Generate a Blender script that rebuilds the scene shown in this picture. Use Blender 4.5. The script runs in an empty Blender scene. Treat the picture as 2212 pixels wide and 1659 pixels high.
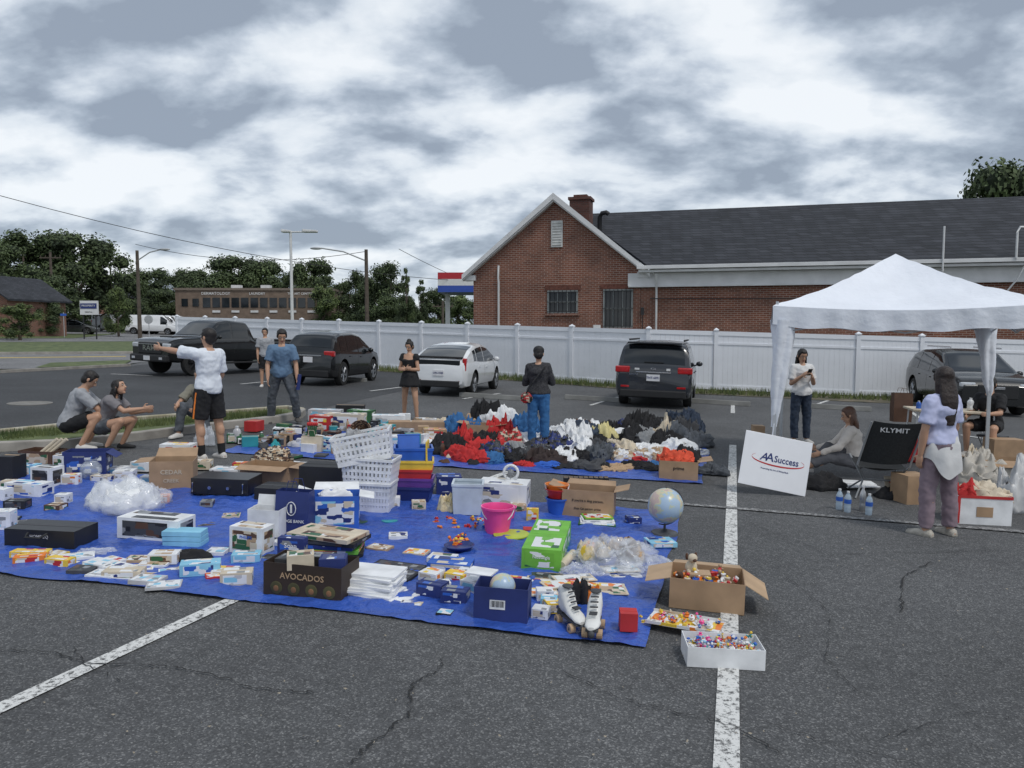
import bpy, math, random
from mathutils import Vector, Matrix, noise
random.seed(7)
R=math.radians; V=Vector
sc=bpy.context.scene; COLL=sc.collection
F=1663.0; TH=R(4.21); CH=1.9; SL=0.028
# ---- site survey: bearing readings taken from the eye point -> metres on the (slightly sloping) lot
def depth(u,v):
    x=(u-1106)/F; yu=(829.5-v)/F
    X=x; Y=math.cos(TH)+math.sin(TH)*yu; Z=-math.sin(TH)+math.cos(TH)*yu
    return -CH/(Z+SL*X),X,Y,Z
def P(u,v,dz=0):
    t,X,Y,Z=depth(u,v); return V((t*X,t*Y,CH+t*Z+dz))
def K(u,v): return F/depth(u,v)[0]
def gz(x): return -SL*x
def Pd(u,D):
    X=(u-1106)/F*D; return V((X,D,gz(X)))
TILT=Matrix.Rotation(math.atan(SL),4,'Y')

# ---- materials
MC={}
def mat(c,rough=.7,var=.15,s=6,bump=0,bs=60,metal=0,c2=None,coat=0,alpha=1,name='surface',dist=.01):
    key=(tuple(c),rough,var,s,bump,bs,metal,c2,coat,alpha)
    if key in MC: return MC[key]
    m=bpy.data.materials.new(name); m.use_nodes=True; nt=m.node_tree; n=nt.nodes; l=nt.links
    b=n['Principled BSDF']; tc=n.new('ShaderNodeTexCoord')
    no=n.new('ShaderNodeTexNoise'); no.inputs['Scale'].default_value=s; no.inputs['Detail'].default_value=5
    l.new(tc.outputs['Object'],no.inputs['Vector'])
    mx=n.new('ShaderNodeMix'); mx.data_type='RGBA'
    a=[max(0,x*(1-var)) for x in c]; e=[min(1,x*(1+var)) for x in (c2 or c)]
    mx.inputs[6].default_value=(*a,1); mx.inputs[7].default_value=(*e,1)
    mr=n.new('ShaderNodeMapRange'); mr.inputs[1].default_value=.32; mr.inputs[2].default_value=.68
    l.new(no.outputs[0],mr.inputs[0]); l.new(mr.outputs[0],mx.inputs[0]); l.new(mx.outputs[2],b.inputs['Base Color'])
    b.inputs['Roughness'].default_value=rough; b.inputs['Metallic'].default_value=metal
    b.inputs['Coat Weight'].default_value=coat; b.inputs['Alpha'].default_value=alpha
    if bump:
        n2=n.new('ShaderNodeTexNoise'); n2.inputs['Scale'].default_value=bs; n2.inputs['Detail'].default_value=4
        l.new(tc.outputs['Object'],n2.inputs['Vector']); bp=n.new('ShaderNodeBump'); bp.inputs['Strength'].default_value=bump; bp.inputs['Distance'].default_value=dist
        l.new(n2.outputs[0],bp.inputs['Height']); l.new(bp.outputs[0],b.inputs['Normal'])
    MC[key]=m; return m
CN={'kraft':(.38,.25,.15),'white':(.76,.77,.78),'black':(.016,.016,.018),'navy':(.02,.035,.16),'blue':(.03,.12,.5),'light blue':(.25,.55,.72),'red':(.5,.03,.03),
'green':(.16,.45,.05),'dark green':(.03,.12,.05),'yellow':(.8,.55,.06),'orange':(.8,.22,.03),'pink':(.9,.08,.33),'brown':(.10,.05,.03),'grey':(.25,.26,.27),
'cream':(.6,.52,.4),'purple':(.13,.05,.28),'teal':(.03,.3,.33),'silver':(.5,.5,.52),'dark grey':(.06,.062,.068),'tan':(.45,.31,.19)}
def cm(n,rough=.65,**k): return mat(CN[n] if isinstance(n,str) else n,rough,name=(n if isinstance(n,str) else 'tint').replace(' ','_'),**k)
PC={}
def printm(cols,s=9,seed=0):
    key=(tuple(cols),s,seed)
    if key in PC: return PC[key]
    m=bpy.data.materials.new('printed_card'); m.use_nodes=True; nt=m.node_tree; n=nt.nodes; l=nt.links; b=n['Principled BSDF']
    tc=n.new('ShaderNodeTexCoord'); mp=n.new('ShaderNodeMapping'); mp.inputs['Location'].default_value=(seed*3.1,seed*1.7,seed)
    mp.inputs['Scale'].default_value=(1,1,2.1)
    vo=n.new('ShaderNodeTexVoronoi'); vo.distance='CHEBYCHEV'; vo.inputs['Scale'].default_value=s; vo.inputs['Randomness'].default_value=.75
    cr=n.new('ShaderNodeValToRGB'); cr.color_ramp.interpolation='CONSTANT'
    l.new(tc.outputs['Object'],mp.inputs[0]); l.new(mp.outputs[0],vo.inputs['Vector']); sp=n.new('ShaderNodeSeparateColor')
    l.new(vo.outputs['Color'],sp.inputs[0]); l.new(sp.outputs[0],cr.inputs[0]); l.new(cr.outputs[0],b.inputs['Base Color'])
    el=cr.color_ramp.elements
    while len(el)<len(cols): el.new(.5)
    for i,c in enumerate(cols):
        el[i].position=i/len(cols); el[i].color=(*CN[c],1)
    b.inputs['Roughness'].default_value=.4; PC[key]=m; return m

# ---- mesh builder
def basis(d):
    d=V(d).normalized(); a=V((0,0,1)) if abs(d.z)<.9 else V((0,1,0)); s=d.cross(a).normalized(); return s,d.cross(s).normalized()
class MB:
    def __init__(s): s.v=[];s.f=[];s.m=[]
    def add(s,vs,fs,m=0):
        o=len(s.v); s.v+=[tuple(p) for p in vs]; s.f+=[tuple(i+o for i in f) for f in fs]; s.m+=[m]*len(fs); return s
    def box(s,c,d,m=0,M=None):
        vs=[V((a*d[0]/2,b*d[1]/2,e*d[2]/2)) for e in(-1,1) for b in(-1,1) for a in(-1,1)]
        if M is not None: vs=[M@p for p in vs]
        vs=[p+V(c) for p in vs]
        return s.add(vs,[(0,2,3,1),(4,5,7,6),(0,1,5,4),(2,6,7,3),(0,4,6,2),(1,3,7,5)],m)
    def loft(s,rs,m=0,cap=True):
        n=len(rs[0]); fs=[]
        for i in range(len(rs)-1):
            for j in range(n):
                k=(j+1)%n; fs.append((i*n+j,i*n+k,(i+1)*n+k,(i+1)*n+j))
        if cap: fs.append(tuple(range(n))[::-1]); fs.append(tuple((len(rs)-1)*n+j for j in range(n)))
        return s.add([p for r in rs for p in r],fs,m)
    def tube(s,pts,rad,n=10,m=0):
        pts=[V(p) for p in pts]
        if not isinstance(rad,(list,tuple)): rad=[rad]*len(pts)
        rs=[]
        for i,p in enumerate(pts):
            d=(pts[min(i+1,len(pts)-1)]-pts[max(i-1,0)]); a,b=basis(d)
            rs.append([p+(a*math.cos(t)+b*math.sin(t))*rad[i] for t in [2*math.pi*j/n for j in range(n)]])
        return s.loft(rs,m)
    def cap(s,p0,p1,r0,r1,n=12):
        s.tube([p0,p1],[r0,r1],n); s.ell(p0,(r0,)*3,n=n,k=7); s.ell(p1,(r1,)*3,n=n,k=7); return s
    def ell(s,c,r,M=None,n=14,k=9,m=0):
        rs=[]
        for i in range(1,k):
            a=math.pi*i/k; rs.append([V((math.sin(a)*math.cos(t)*r[0],math.sin(a)*math.sin(t)*r[1],-math.cos(a)*r[2])) for t in [2*math.pi*j/n for j in range(n)]])
        vs=[V((0,0,-r[2]))]+[p for q in rs for p in q]+[V((0,0,r[2]))]
        fs=[(0,1+(j+1)%n,1+j) for j in range(n)]
        for i in range(k-2):
            for j in range(n):
                q=(j+1)%n; fs.append((1+i*n+j,1+i*n+q,1+(i+1)*n+q,1+(i+1)*n+j))
        L=len(vs)-1; o=1+(k-2)*n; fs+=[(L,o+j,o+(j+1)%n) for j in range(n)]
        if M is not None: vs=[M@p for p in vs]
        return s.add([p+V(c) for p in vs],fs,m)
    def lathe(s,prof,n=24,m=0,c=(0,0,0),cap=True):
        return s.loft([[V((r*math.cos(2*math.pi*j/n),r*math.sin(2*math.pi*j/n),z))+V(c) for j in range(n)] for r,z in prof],m,cap)
def orient(o,loc,rz=0,tilt=True):
    M=Matrix.Rotation(R(rz),4,'Z')
    if tilt: M=TILT@M
    o.location=loc; o.rotation_euler=M.to_euler()
def tag(o,label=None,cat=None,group=None,kind=None):
    if label: o['label']=label
    if cat: o['category']=cat
    if group: o['group']=group
    if kind: o['kind']=kind
    return o
def mk(mb,name,mats,par=None,loc=(0,0,0),rz=0,smooth=0,bev=0,rem=0,disp=0,ds=.1,label=None,cat=None,group=None,kind=None,tilt=False,sm=4):
    me=bpy.data.meshes.new(name); me.from_pydata(mb.v,[],mb.f)
    if not isinstance(mats,(list,tuple)): mats=[mats]
    for m in mats: me.materials.append(m)
    me.polygons.foreach_set('material_index',mb.m); me.update()
    o=bpy.data.objects.new(name,me); COLL.objects.link(o)
    if rem:
        q=o.modifiers.new('r','REMESH'); q.mode='VOXEL'; q.voxel_size=rem
        q=o.modifiers.new('s','SMOOTH'); q.factor=.5; q.iterations=sm
        dg=bpy.context.evaluated_depsgraph_get(); me2=bpy.data.meshes.new_from_object(o.evaluated_get(dg)); o.modifiers.clear(); o.data=me2
        me2.name=name; me2.materials.clear()
        for m in mats: me2.materials.append(m)
        me=me2; smooth=180
    if disp:
        cs=[(v,v.co.copy(),v.normal.copy()) for v in me.vertices]
        for v,c,nn in cs:
            q=c/ds; v.co=c+nn*disp*(noise.noise(q)+.5*noise.noise(q*2.3))
    if smooth:
        me.polygons.foreach_set('use_smooth',[True]*len(me.polygons))
        if smooth<180: me.set_sharp_from_angle(angle=R(smooth))
    if bev:
        q=o.modifiers.new('b','BEVEL'); q.width=bev; q.segments=2; q.limit_method='ANGLE'
    orient(o,loc,rz,tilt)
    if par: o.parent=par
    return tag(o,label,cat,group,kind)
def top(name,label,cat,loc,rz=0,group=None,tilt=True):
    e=bpy.data.objects.new(name,None); e.empty_display_size=.2; COLL.objects.link(e); orient(e,loc,rz,tilt); return tag(e,label,cat,group)
def text(s,size,m,par,loc,rot=(90,0,0),name='lettering',sx=1,sh=0):
    cu=bpy.data.curves.new(name,'FONT'); cu.body=s; cu.size=size; cu.extrude=.0008; cu.align_x='CENTER'; cu.align_y='CENTER'; cu.resolution_u=2; cu.offset=size*.012; cu.shear=sh
    t=bpy.data.objects.new(name,cu); COLL.objects.link(t); dg=bpy.context.evaluated_depsgraph_get()
    me=bpy.data.meshes.new_from_object(t.evaluated_get(dg)); bpy.data.objects.remove(t)
    o=bpy.data.objects.new(name,me); me.materials.append(m); COLL.objects.link(o); o.parent=par; o.location=loc; o.rotation_euler=[R(a) for a in rot]; o.scale=(sx,1,1); return o
def clone(root,loc,rz=None,scale=None,tilt=True,label=None):
    def rec(o,par):
        c=o.copy(); COLL.objects.link(c)
        if par: c.parent=par
        for ch in KID.get(o.name,[]): rec(ch,c)
        return c
    KID={}
    for o in list(bpy.data.objects):
        if o.parent: KID.setdefault(o.parent.name,[]).append(o)
    c=rec(root,None); orient(c,loc,rz or 0,tilt)
    if scale is not None: c.scale=scale if hasattr(scale,'__len__') else (scale,)*3
    if label: c['label']=label
    return c

# ================= CAMERA, WORLD, SUN =================
cd=bpy.data.cameras.new('camera'); cam=bpy.data.objects.new('camera',cd); COLL.objects.link(cam); sc.camera=cam
cd.sensor_width=36; cd.lens=36*F/2212; cd.clip_end=3000; cam.location=(0,0,CH); cam.rotation_euler=(R(90)-TH,0,0)
sc.view_settings.view_transform='Standard'; sc.view_settings.look='None'; sc.view_settings.exposure=0
w=bpy.data.worlds.new('World'); sc.world=w; w.use_nodes=True; nt=w.node_tree; n=nt.nodes; l=nt.links
bg=n['Background']; tc=n.new('ShaderNodeTexCoord'); sp=n.new('ShaderNodeSeparateXYZ'); l.new(tc.outputs['Generated'],sp.inputs[0])
def mth(op,a,b=None,c=None):
    q=n.new('ShaderNodeMath'); q.operation=op
    for i,x in enumerate((a,b,c)):
        if x is None: continue
        if isinstance(x,(int,float)): q.inputs[i].default_value=x
        else: l.new(x,q.inputs[i])
    return q.outputs[0]
zz=mth('ADD',mth('MAXIMUM',sp.outputs[2],0.0),.38)
cx=mth('DIVIDE',sp.outputs[0],zz); cy=mth('DIVIDE',sp.outputs[1],zz)
cb=n.new('ShaderNodeCombineXYZ'); l.new(cx,cb.inputs[0]); l.new(mth('MULTIPLY',cy,1.25),cb.inputs[1])
def wn(scale,det,rough,dis,off):
    mp=n.new('ShaderNodeMapping'); mp.inputs['Location'].default_value=off; l.new(cb.outputs[0],mp.inputs[0])
    q=n.new('ShaderNodeTexNoise'); q.inputs['Scale'].default_value=scale; q.inputs['Detail'].default_value=det; q.inputs['Roughness'].default_value=rough; q.inputs['Distortion'].default_value=dis
    l.new(mp.outputs[0],q.inputs['Vector']); return q.outputs[0]
nA=wn(2.6,8,.52,.1,(5.3,1.9,0)); nB=wn(2.6,8,.52,.1,(5.3,1.77,.04)); n2=wn(1.05,3,.5,.2,(2.1,9.4,2)); n3=wn(6.5,6,.55,.1,(1.1,2.4,5))
tot=mth('ADD',mth('MULTIPLY',nA,.58),mth('MULTIPLY',n2,.42))
emb=mth('MULTIPLY',mth('SUBTRACT',nA,nB),.60)
tot=mth('ADD',mth('ADD',tot,emb),mth('MULTIPLY',mth('SUBTRACT',n3,.5),.09))
tot=mth('ADD',tot,mth('MULTIPLY',mth('SUBTRACT',.30,sp.outputs[2]),.06))
cr=n.new('ShaderNodeValToRGB'); l.new(tot,cr.inputs[0]); el=cr.color_ramp.elements
el[0].position=.415; el[0].color=(.28,.33,.405,1); el[1].position=.655; el[1].color=(.82,.855,.89,1)
e=el.new(.465); e.color=(.37,.43,.51,1); e=el.new(.515); e.color=(.51,.57,.65,1); e=el.new(.565); e.color=(.67,.725,.785,1)
sky=n.new('ShaderNodeTexSky'); sky.sky_type='NISHITA'; sky.sun_disc=False; sky.sun_elevation=R(58); sky.sun_rotation=R(140)
sm=n.new('ShaderNodeMix'); sm.data_type='RGBA'; sm.blend_type='MULTIPLY'; sm.inputs[0].default_value=1; l.new(sky.outputs[0],sm.inputs[6]); sm.inputs[7].default_value=(.1,.1,.1,1)
mx=n.new('ShaderNodeMix'); mx.data_type='RGBA'; mx.inputs[0].default_value=.92; l.new(sm.outputs[2],mx.inputs[6]); l.new(cr.outputs[0],mx.inputs[7])
l.new(mx.outputs[2],bg.inputs[0]); bg.inputs[1].default_value=1.14
sd=bpy.data.lights.new('sun','SUN'); so=bpy.data.objects.new('sun',sd); COLL.objects.link(so); sd.energy=1.5; sd.angle=R(12); sd.color=(1,.96,.9)
az=R(140); dv=V((math.sin(az)*math.cos(R(58)),math.cos(az)*math.cos(R(58)),math.sin(R(58)))); so.rotation_euler=dv.to_track_quat('Z','Y').to_euler()

# ================= GROUND =================
def asphalt(name,c,worn=.35):
    m=bpy.data.materials.new(name); m.use_nodes=True; nt=m.node_tree; n=nt.nodes; l=nt.links; b=n['Principled BSDF']; tc=n.new('ShaderNodeTexCoord')
    def N(s,d,r=.5):
        q=n.new('ShaderNodeTexNoise'); q.inputs['Scale'].default_value=s; q.inputs['Detail'].default_value=d; q.inputs['Roughness'].default_value=r; l.new(tc.outputs['Object'],q.inputs['Vector']); return q.outputs[0]
    def MUL(a_,b_,f):
        a=n.new('ShaderNodeMix'); a.data_type='RGBA'; a.blend_type='MULTIPLY'; a.inputs[0].default_value=f; l.new(a_,a.inputs[6]); l.new(b_,a.inputs[7]); return a.outputs[2]
    big=N(.4,7,.6); mid=N(12,6,.7); vo=n.new('ShaderNodeTexVoronoi'); vo.inputs['Scale'].default_value=120; l.new(tc.outputs['Object'],vo.inputs['Vector'])
    r=n.new('ShaderNodeValToRGB'); l.new(big,r.inputs[0]); r.color_ramp.elements[0].position=.35; r.color_ramp.elements[1].position=.68
    r.color_ramp.elements[0].color=(*[x*.80 for x in c],1); r.color_ramp.elements[1].color=(*[x*1.18 for x in c],1)
    sp=n.new('ShaderNodeSeparateColor'); l.new(vo.outputs['Color'],sp.inputs[0])
    r2=n.new('ShaderNodeValToRGB'); l.new(sp.outputs[0],r2.inputs[0]); r2.color_ramp.elements[0].color=(.5,.5,.5,1); r2.color_ramp.elements[1].color=(2.4,2.35,2.25,1)
    q=r2.color_ramp.elements.new(.78); q.color=(1,1,1,1)
    r3=n.new('ShaderNodeValToRGB'); l.new(mid,r3.inputs[0]); r3.color_ramp.elements[0].position=.3; r3.color_ramp.elements[0].color=(.75,.75,.75,1); r3.color_ramp.elements[1].position=.7; r3.color_ramp.elements[1].color=(1.25,1.25,1.25,1)
    l.new(MUL(MUL(r.outputs[0],r2.outputs[0],.85),r3.outputs[0],.85),b.inputs['Base Color']); b.inputs['Roughness'].default_value=.85
    bp=n.new('ShaderNodeBump'); bp.inputs['Strength'].default_value=.5; bp.inputs['Distance'].default_value=.005; l.new(vo.outputs['Distance'],bp.inputs['Height']); l.new(bp.outputs[0],b.inputs['Normal'])
    return m
def paintm(c,thr=.43):
    m=bpy.data.materials.new('worn_paint'); m.use_nodes=True; nt=m.node_tree; n=nt.nodes; l=nt.links; b=n['Principled BSDF']; tc=n.new('ShaderNodeTexCoord')
    q=n.new('ShaderNodeTexNoise'); q.inputs['Scale'].default_value=28; q.inputs['Detail'].default_value=8; q.inputs['Roughness'].default_value=.8; l.new(tc.outputs['Object'],q.inputs['Vector'])
    r=n.new('ShaderNodeValToRGB'); l.new(q.outputs[0],r.inputs[0]); r.color_ramp.elements[0].position=thr-.03; r.color_ramp.elements[1].position=thr+.05
    r.color_ramp.elements[0].color=(.10,.10,.10,1); r.color_ramp.elements[1].color=(*c,1); l.new(r.outputs[0],b.inputs['Base Color']); b.inputs['Roughness'].default_value=.8; return m
def sheet(name,pts,m,dz,sub=1,kind='structure'):
    vs=[V((p[0],p[1],gz(p[0])+dz)) for p in pts]; mb=MB(); mb.add(vs,[tuple(range(len(vs)))]); o=mk(mb,name,m); o['kind']=kind; return o
def PP(lst): return [P(*q) for q in lst]
grassm=mat((.06,.10,.03),.9,.35,3,.6,25,c2=(.11,.13,.05),name='grass')
asp=asphalt('asphalt',(.096,.098,.101)); asp2=asphalt('sealed_asphalt',(.050,.052,.056)); asp3=asphalt('road_asphalt',(.19,.19,.195))
sheet('ground',[(-1500,-60),(1500,-60),(1500,2500),(-1500,2500)],mat((.07,.09,.04),.95,.3,.05,name='earth'),-.02)
fl=[P(385,766),P(820,797),P(1235,826),P(1400,838),P(1850,857),P(2400,874)]
back=[(q.x*.995,q.y*.99) for q in fl]
sheet('parking_lot',[(-30,-20),(40,-20),(40,14)]+back[::-1]+[P(270,790)[:2],P(75,798)[:2],P(-500,812)[:2]],asp,0)
sheet('sealed_parking_lot',[p[:2] for p in PP([(-700,990),(0,948),(300,932),(640,893),(900,838),(1000,812),(820,803),(600,785),(385,780),(270,792),(75,799),(-500,812)])],asp2,.004)
sheet('road',[p[:2] for p in PP([(-900,800),(60,797),(280,786),(400,770),(330,760),(-900,768)])],asp3,.008)
sheet('street',[p[:2] for p in PP([(-600,742),(330,737),(900,712),(900,703),(200,700),(-600,712)])],asp3,.004)
sheet('grass_verge',[p[:2] for p in PP([(-600,768),(300,762),(330,738),(-600,744)])],grassm,.03)
sheet('grass_median',[p[:2] for p in PP([(-600,735),(160,731),(250,722),(0,721),(-600,723)])],grassm,.03)
sheet('grass_strip',[p[:2] for p in PP([(75,797),(270,789),(285,780),(110,786)])],grassm,.05)
sheet('road_centre_line',[p[:2] for p in PP([(-400,779),(272,771),(272,769.6),(-400,777)])],mat((.5,.38,.10),name='yellow_paint'),.014)
sheet('fence_verge',[p[:2] for p in PP([(815,802),(1235,832),(1400,846),(1850,869),(2400,888),(2400,872),(1850,852),(1400,834),(1235,820),(815,792)])],mat((.05,.07,.03),.95,.5,2,.8,20,c2=(.12,.10,.07),name='verge'),.012)
wp=paintm((.66,.66,.64),.45); wp2=paintm((.40,.40,.40),.52)
def line(a,b,wd,m=wp,dz=.008,name='painted_line'):
    a,b=P(*a),P(*b); d=(b-a).normalized(); s=V((-d.y,d.x,0))*wd/2
    return sheet(name,[(a-s)[:2],(b-s)[:2],(b+s)[:2],(a+s)[:2]],m,dz)
line((-60,1560),(505,1296),.105); line((1568,1720),(1583,962),.115)
line((1325,1078),(2300,1158),.10,wp2,.012); line((560,985),(960,1052),.09,wp2); line((1020,1050),(1110,1015),.1); line((590,1000),(660,985),.1)
for a,b in [((1275,876),(1335,858)),((1583,893),(1583,870)),((1990,905),(1960,885)),((330,812),(240,808)),((520,830),(600,822)),((1000,862),(1080,850)),((800,845),(880,835)),((2075,940),(2200,960)),((1745,880),(1800,862))]: line(a,b,.1)
crk=mat((.022,.022,.022),.95,.1,name='crack')
def crack(pts,wd,name='pavement_crack'):
    mb=MB(); q=[]
    for a,b in zip(pts[:-1],pts[1:]):
        a,b=P(*a),P(*b); N_=13
        for i in range(N_): q.append(a.lerp(b,i/N_)+V((random.uniform(-1,1),random.uniform(-1,1),0))*.015)
    for i in range(len(q)-1):
        d=(q[i+1]-q[i]); s=V((-d.y,d.x,0)).normalized()
        ww=wd*random.uniform(.15,1.1)
        z=lambda p:V((p.x,p.y,gz(p.x)+.0125+i*1e-6)); mb.add([z(q[i]-s*ww/2),z(q[i+1]-s*ww/2*.9),z(q[i+1]+s*ww/2*.9),z(q[i]+s*ww/2)],[(0,1,2,3)])
    o=mk(mb,name,crk); o['kind']='structure'
crack([(0,1405),(120,1412),(190,1438),(330,1440),(420,1452),(560,1490),(690,1500)],.010)
crack([(955,1425),(950,1450),(890,1480),(880,1550),(800,1610),(750,1659)],.013)
crack([(1215,1450),(1330,1510),(1450,1540),(1580,1570),(1700,1640)],.008); crack([(2010,1215),(1950,1250),(1945,1330)],.014)
crack([(1590,1120),(1800,1200),(2210,1190)],.008); crack([(160,1400),(185,1440),(300,1490)],.007); crack([(1900,1600),(2100,1540),(2212,1560)],.006)
crack([(1100,930),(1500,900),(1900,915)],.01); crack([(300,960),(500,940),(900,920)],.01)
crack([(1640,1560),(1800,1610),(2000,1659)],.006); crack([(1700,1250),(1800,1330),(1780,1420),(1850,1500)],.005)
conc=mat((.32,.30,.27),.9,.25,3,.4,30,name='concrete'); yel=mat((.42,.36,.20),.85,.4,4,c2=(.36,.34,.28),name='yellow_kerb')
def kerb(pts,name,m,wd=.15,h=.13,lab=''):
    mb=MB(); q=[P(*p) for p in pts]; rs=[]
    for i,p in enumerate(q):
        d=(q[min(i+1,len(q)-1)]-q[max(0,i-1)]); s=V((-d.y,d.x,0)).normalized()*wd/2
        z=gz(p.x); rs.append([V((p.x-s.x,p.y-s.y,z-.05)),V((p.x+s.x,p.y+s.y,z-.05)),V((p.x+s.x,p.y+s.y,z+h)),V((p.x-s.x,p.y-s.y,z+h))])
    mb.loft(rs); o=mk(mb,name,m,bev=.015); o['kind']='structure'; return o
kerb([(-300,1003),(0,974),(150,968),(300,950),(450,930),(600,912),(645,903),(652,896)],'kerb',conc,.16)
kerb([(652,895),(620,889),(500,899),(270,917),(0,945),(-300,975)],'kerb',yel,.14)
sheet('grass_island',[p[:2] for p in PP([(-300,998),(0,971),(300,947),(450,928),(600,910),(640,900),(618,892),(500,902),(270,920),(0,948),(-300,980)])],grassm,.09)
kerb([(0,806),(75,802),(280,791)],'kerb',conc,.12,.1); kerb([(-300,769),(300,764)],'kerb',conc,.15)
def grass_tufts(name,region,nn,h,kind='stuff'):
    mb=MB()
    for i in range(nn):
        a,b,c,d=region; s,t=random.random(),random.random(); p=a.lerp(b,s).lerp(d.lerp(c,s),t); 
        for k in range(3):
            ang=random.uniform(0,6.28); hh=h*random.uniform(.4,1.2); x=V((math.cos(ang),math.sin(ang),0)); o=p+x*.03*random.random(); o.z=gz(p.x)+.02
            mb.add([o-x*.012,o+x*.012,o+V((random.uniform(-.04,.04),random.uniform(-.04,.04),hh))],[(0,1,2)])
    o=mk(mb,name,mat((.07,.12,.03),.8,.4,2,c2=(.14,.16,.06),name='grass_blade')); o['kind']=kind
grass_tufts('grass_blades',[P(0,965),P(620,906),P(600,896),P(0,950)],2600,.15)
grass_tufts('weeds',[P(820,803),P(1500,852),P(1500,845),P(820,797)],1500,.22)
grass_tufts('weeds',[P(1500,852),P(2212,878),P(2212,868),P(1500,845)],1200,.18)
for u,v in [(1060,861),(1290,866),(1545,873),(1800,884),(740,822)]:
    mb=MB(); mb.loft([[V((x,-.09,0)),V((x,.09,0)),V((x,.06,.12)),V((x,-.06,.12))] for x in(-.9,.9)])
    mk(mb,'wheel_stop',mat((.2,.2,.19),.9,.2,3,name='old_concrete'),loc=P(u,v),rz=-22,bev=.01,tilt=True,label='grey concrete wheel stop lying on the asphalt before the fence',cat='wheel stop',group='concrete wheel stops')
mb=MB(); mb.lathe([(.42,0),(.42,.012),(.36,.014),(.34,.006)]); o=mk(mb,'manhole_cover',mat((.20,.19,.17),.7,.2,name='iron'),loc=P(65,872,.004),smooth=40,tilt=True,label='round pale metal manhole cover set in the asphalt',cat='manhole cover')
mb=MB()
for i in range(260):
    p=P(random.uniform(0,2212),random.uniform(900,1640)); s_=random.uniform(.004,.012); a=random.uniform(0,6.28); p.z=gz(p.x)+.016; mb.add([p+V((s_*math.cos(a+k*1.57)*(1 if k%2 else .5),s_*math.sin(a+k*1.57)*(1 if k%2 else .5),.002*k)) for k in range(4)],[(0,1,2,3)])
o=mk(mb,'litter',mat((.30,.26,.2),.9,.4,3,name='dry_leaf')); o['kind']='stuff'

# ================= FENCE =================
vinyl=mat((.78,.80,.84),.35,.04,1.5,name='white_vinyl')
fen=top('white_fence','long white vinyl privacy fence with capped posts behind the cars','fence',(0,0,0),tilt=False)
FH=1.95; q=[fl[0]]; 
for a,b in zip(fl[:-1],fl[1:]):
    L_=(V(b[:2])-V(a[:2])).length; k=max(1,round(L_/2.25))
    for i in range(1,k+1): q.append(a.lerp(b,i/k))
for i,p in enumerate(q):
    mb=MB(); mb.box((0,0,FH/2),(.13,.13,FH+.06)); mb.loft([[V((x*s,y*s,z)) for x,y in((-1,-1),(1,-1),(1,1),(-1,1))] for s,z in((.085,FH+.03),(.085,FH+.06),(.01,FH+.12))])
    a=q[max(0,i-1)]; b=q[min(i+1,len(q)-1)]; ang=math.degrees(math.atan2(b.y-a.y,b.x-a.x))
    mk(mb,'post',vinyl,fen,loc=(p.x,p.y,gz(p.x)),rz=ang)
    if i<len(q)-1:
        b=q[i+1]; d=b-p; ln=V(d[:2]).length; nb=13; mb=MB()
        zs=lambda t:gz(p.x+(b.x-p.x)*t)-gz(p.x)
        for j in range(nb):
            x0=.07+(ln-.14)*j/nb; x1=.07+(ln-.14)*(j+1)/nb-.003; z=zs((x0+x1)/2/ln)
            mb.box(((x0+x1)/2,0,FH/2+z),(x1-x0,.022,FH-.12))
        for zc,hh in((.12,.15),(FH*.80,.07),(FH-.06,.14)):
            rs=[[V((x,y,zc+zs(x/ln)+c)) for y,c in((-.032,-hh/2),(.032,-hh/2),(.032,hh/2),(-.032,hh/2))] for x in(.06,ln-.06)]; mb.loft(rs)
        mk(mb,'panel',vinyl,fen,loc=(p.x,p.y,gz(p.x)),rz=math.degrees(math.atan2(d.y,d.x)))

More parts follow.
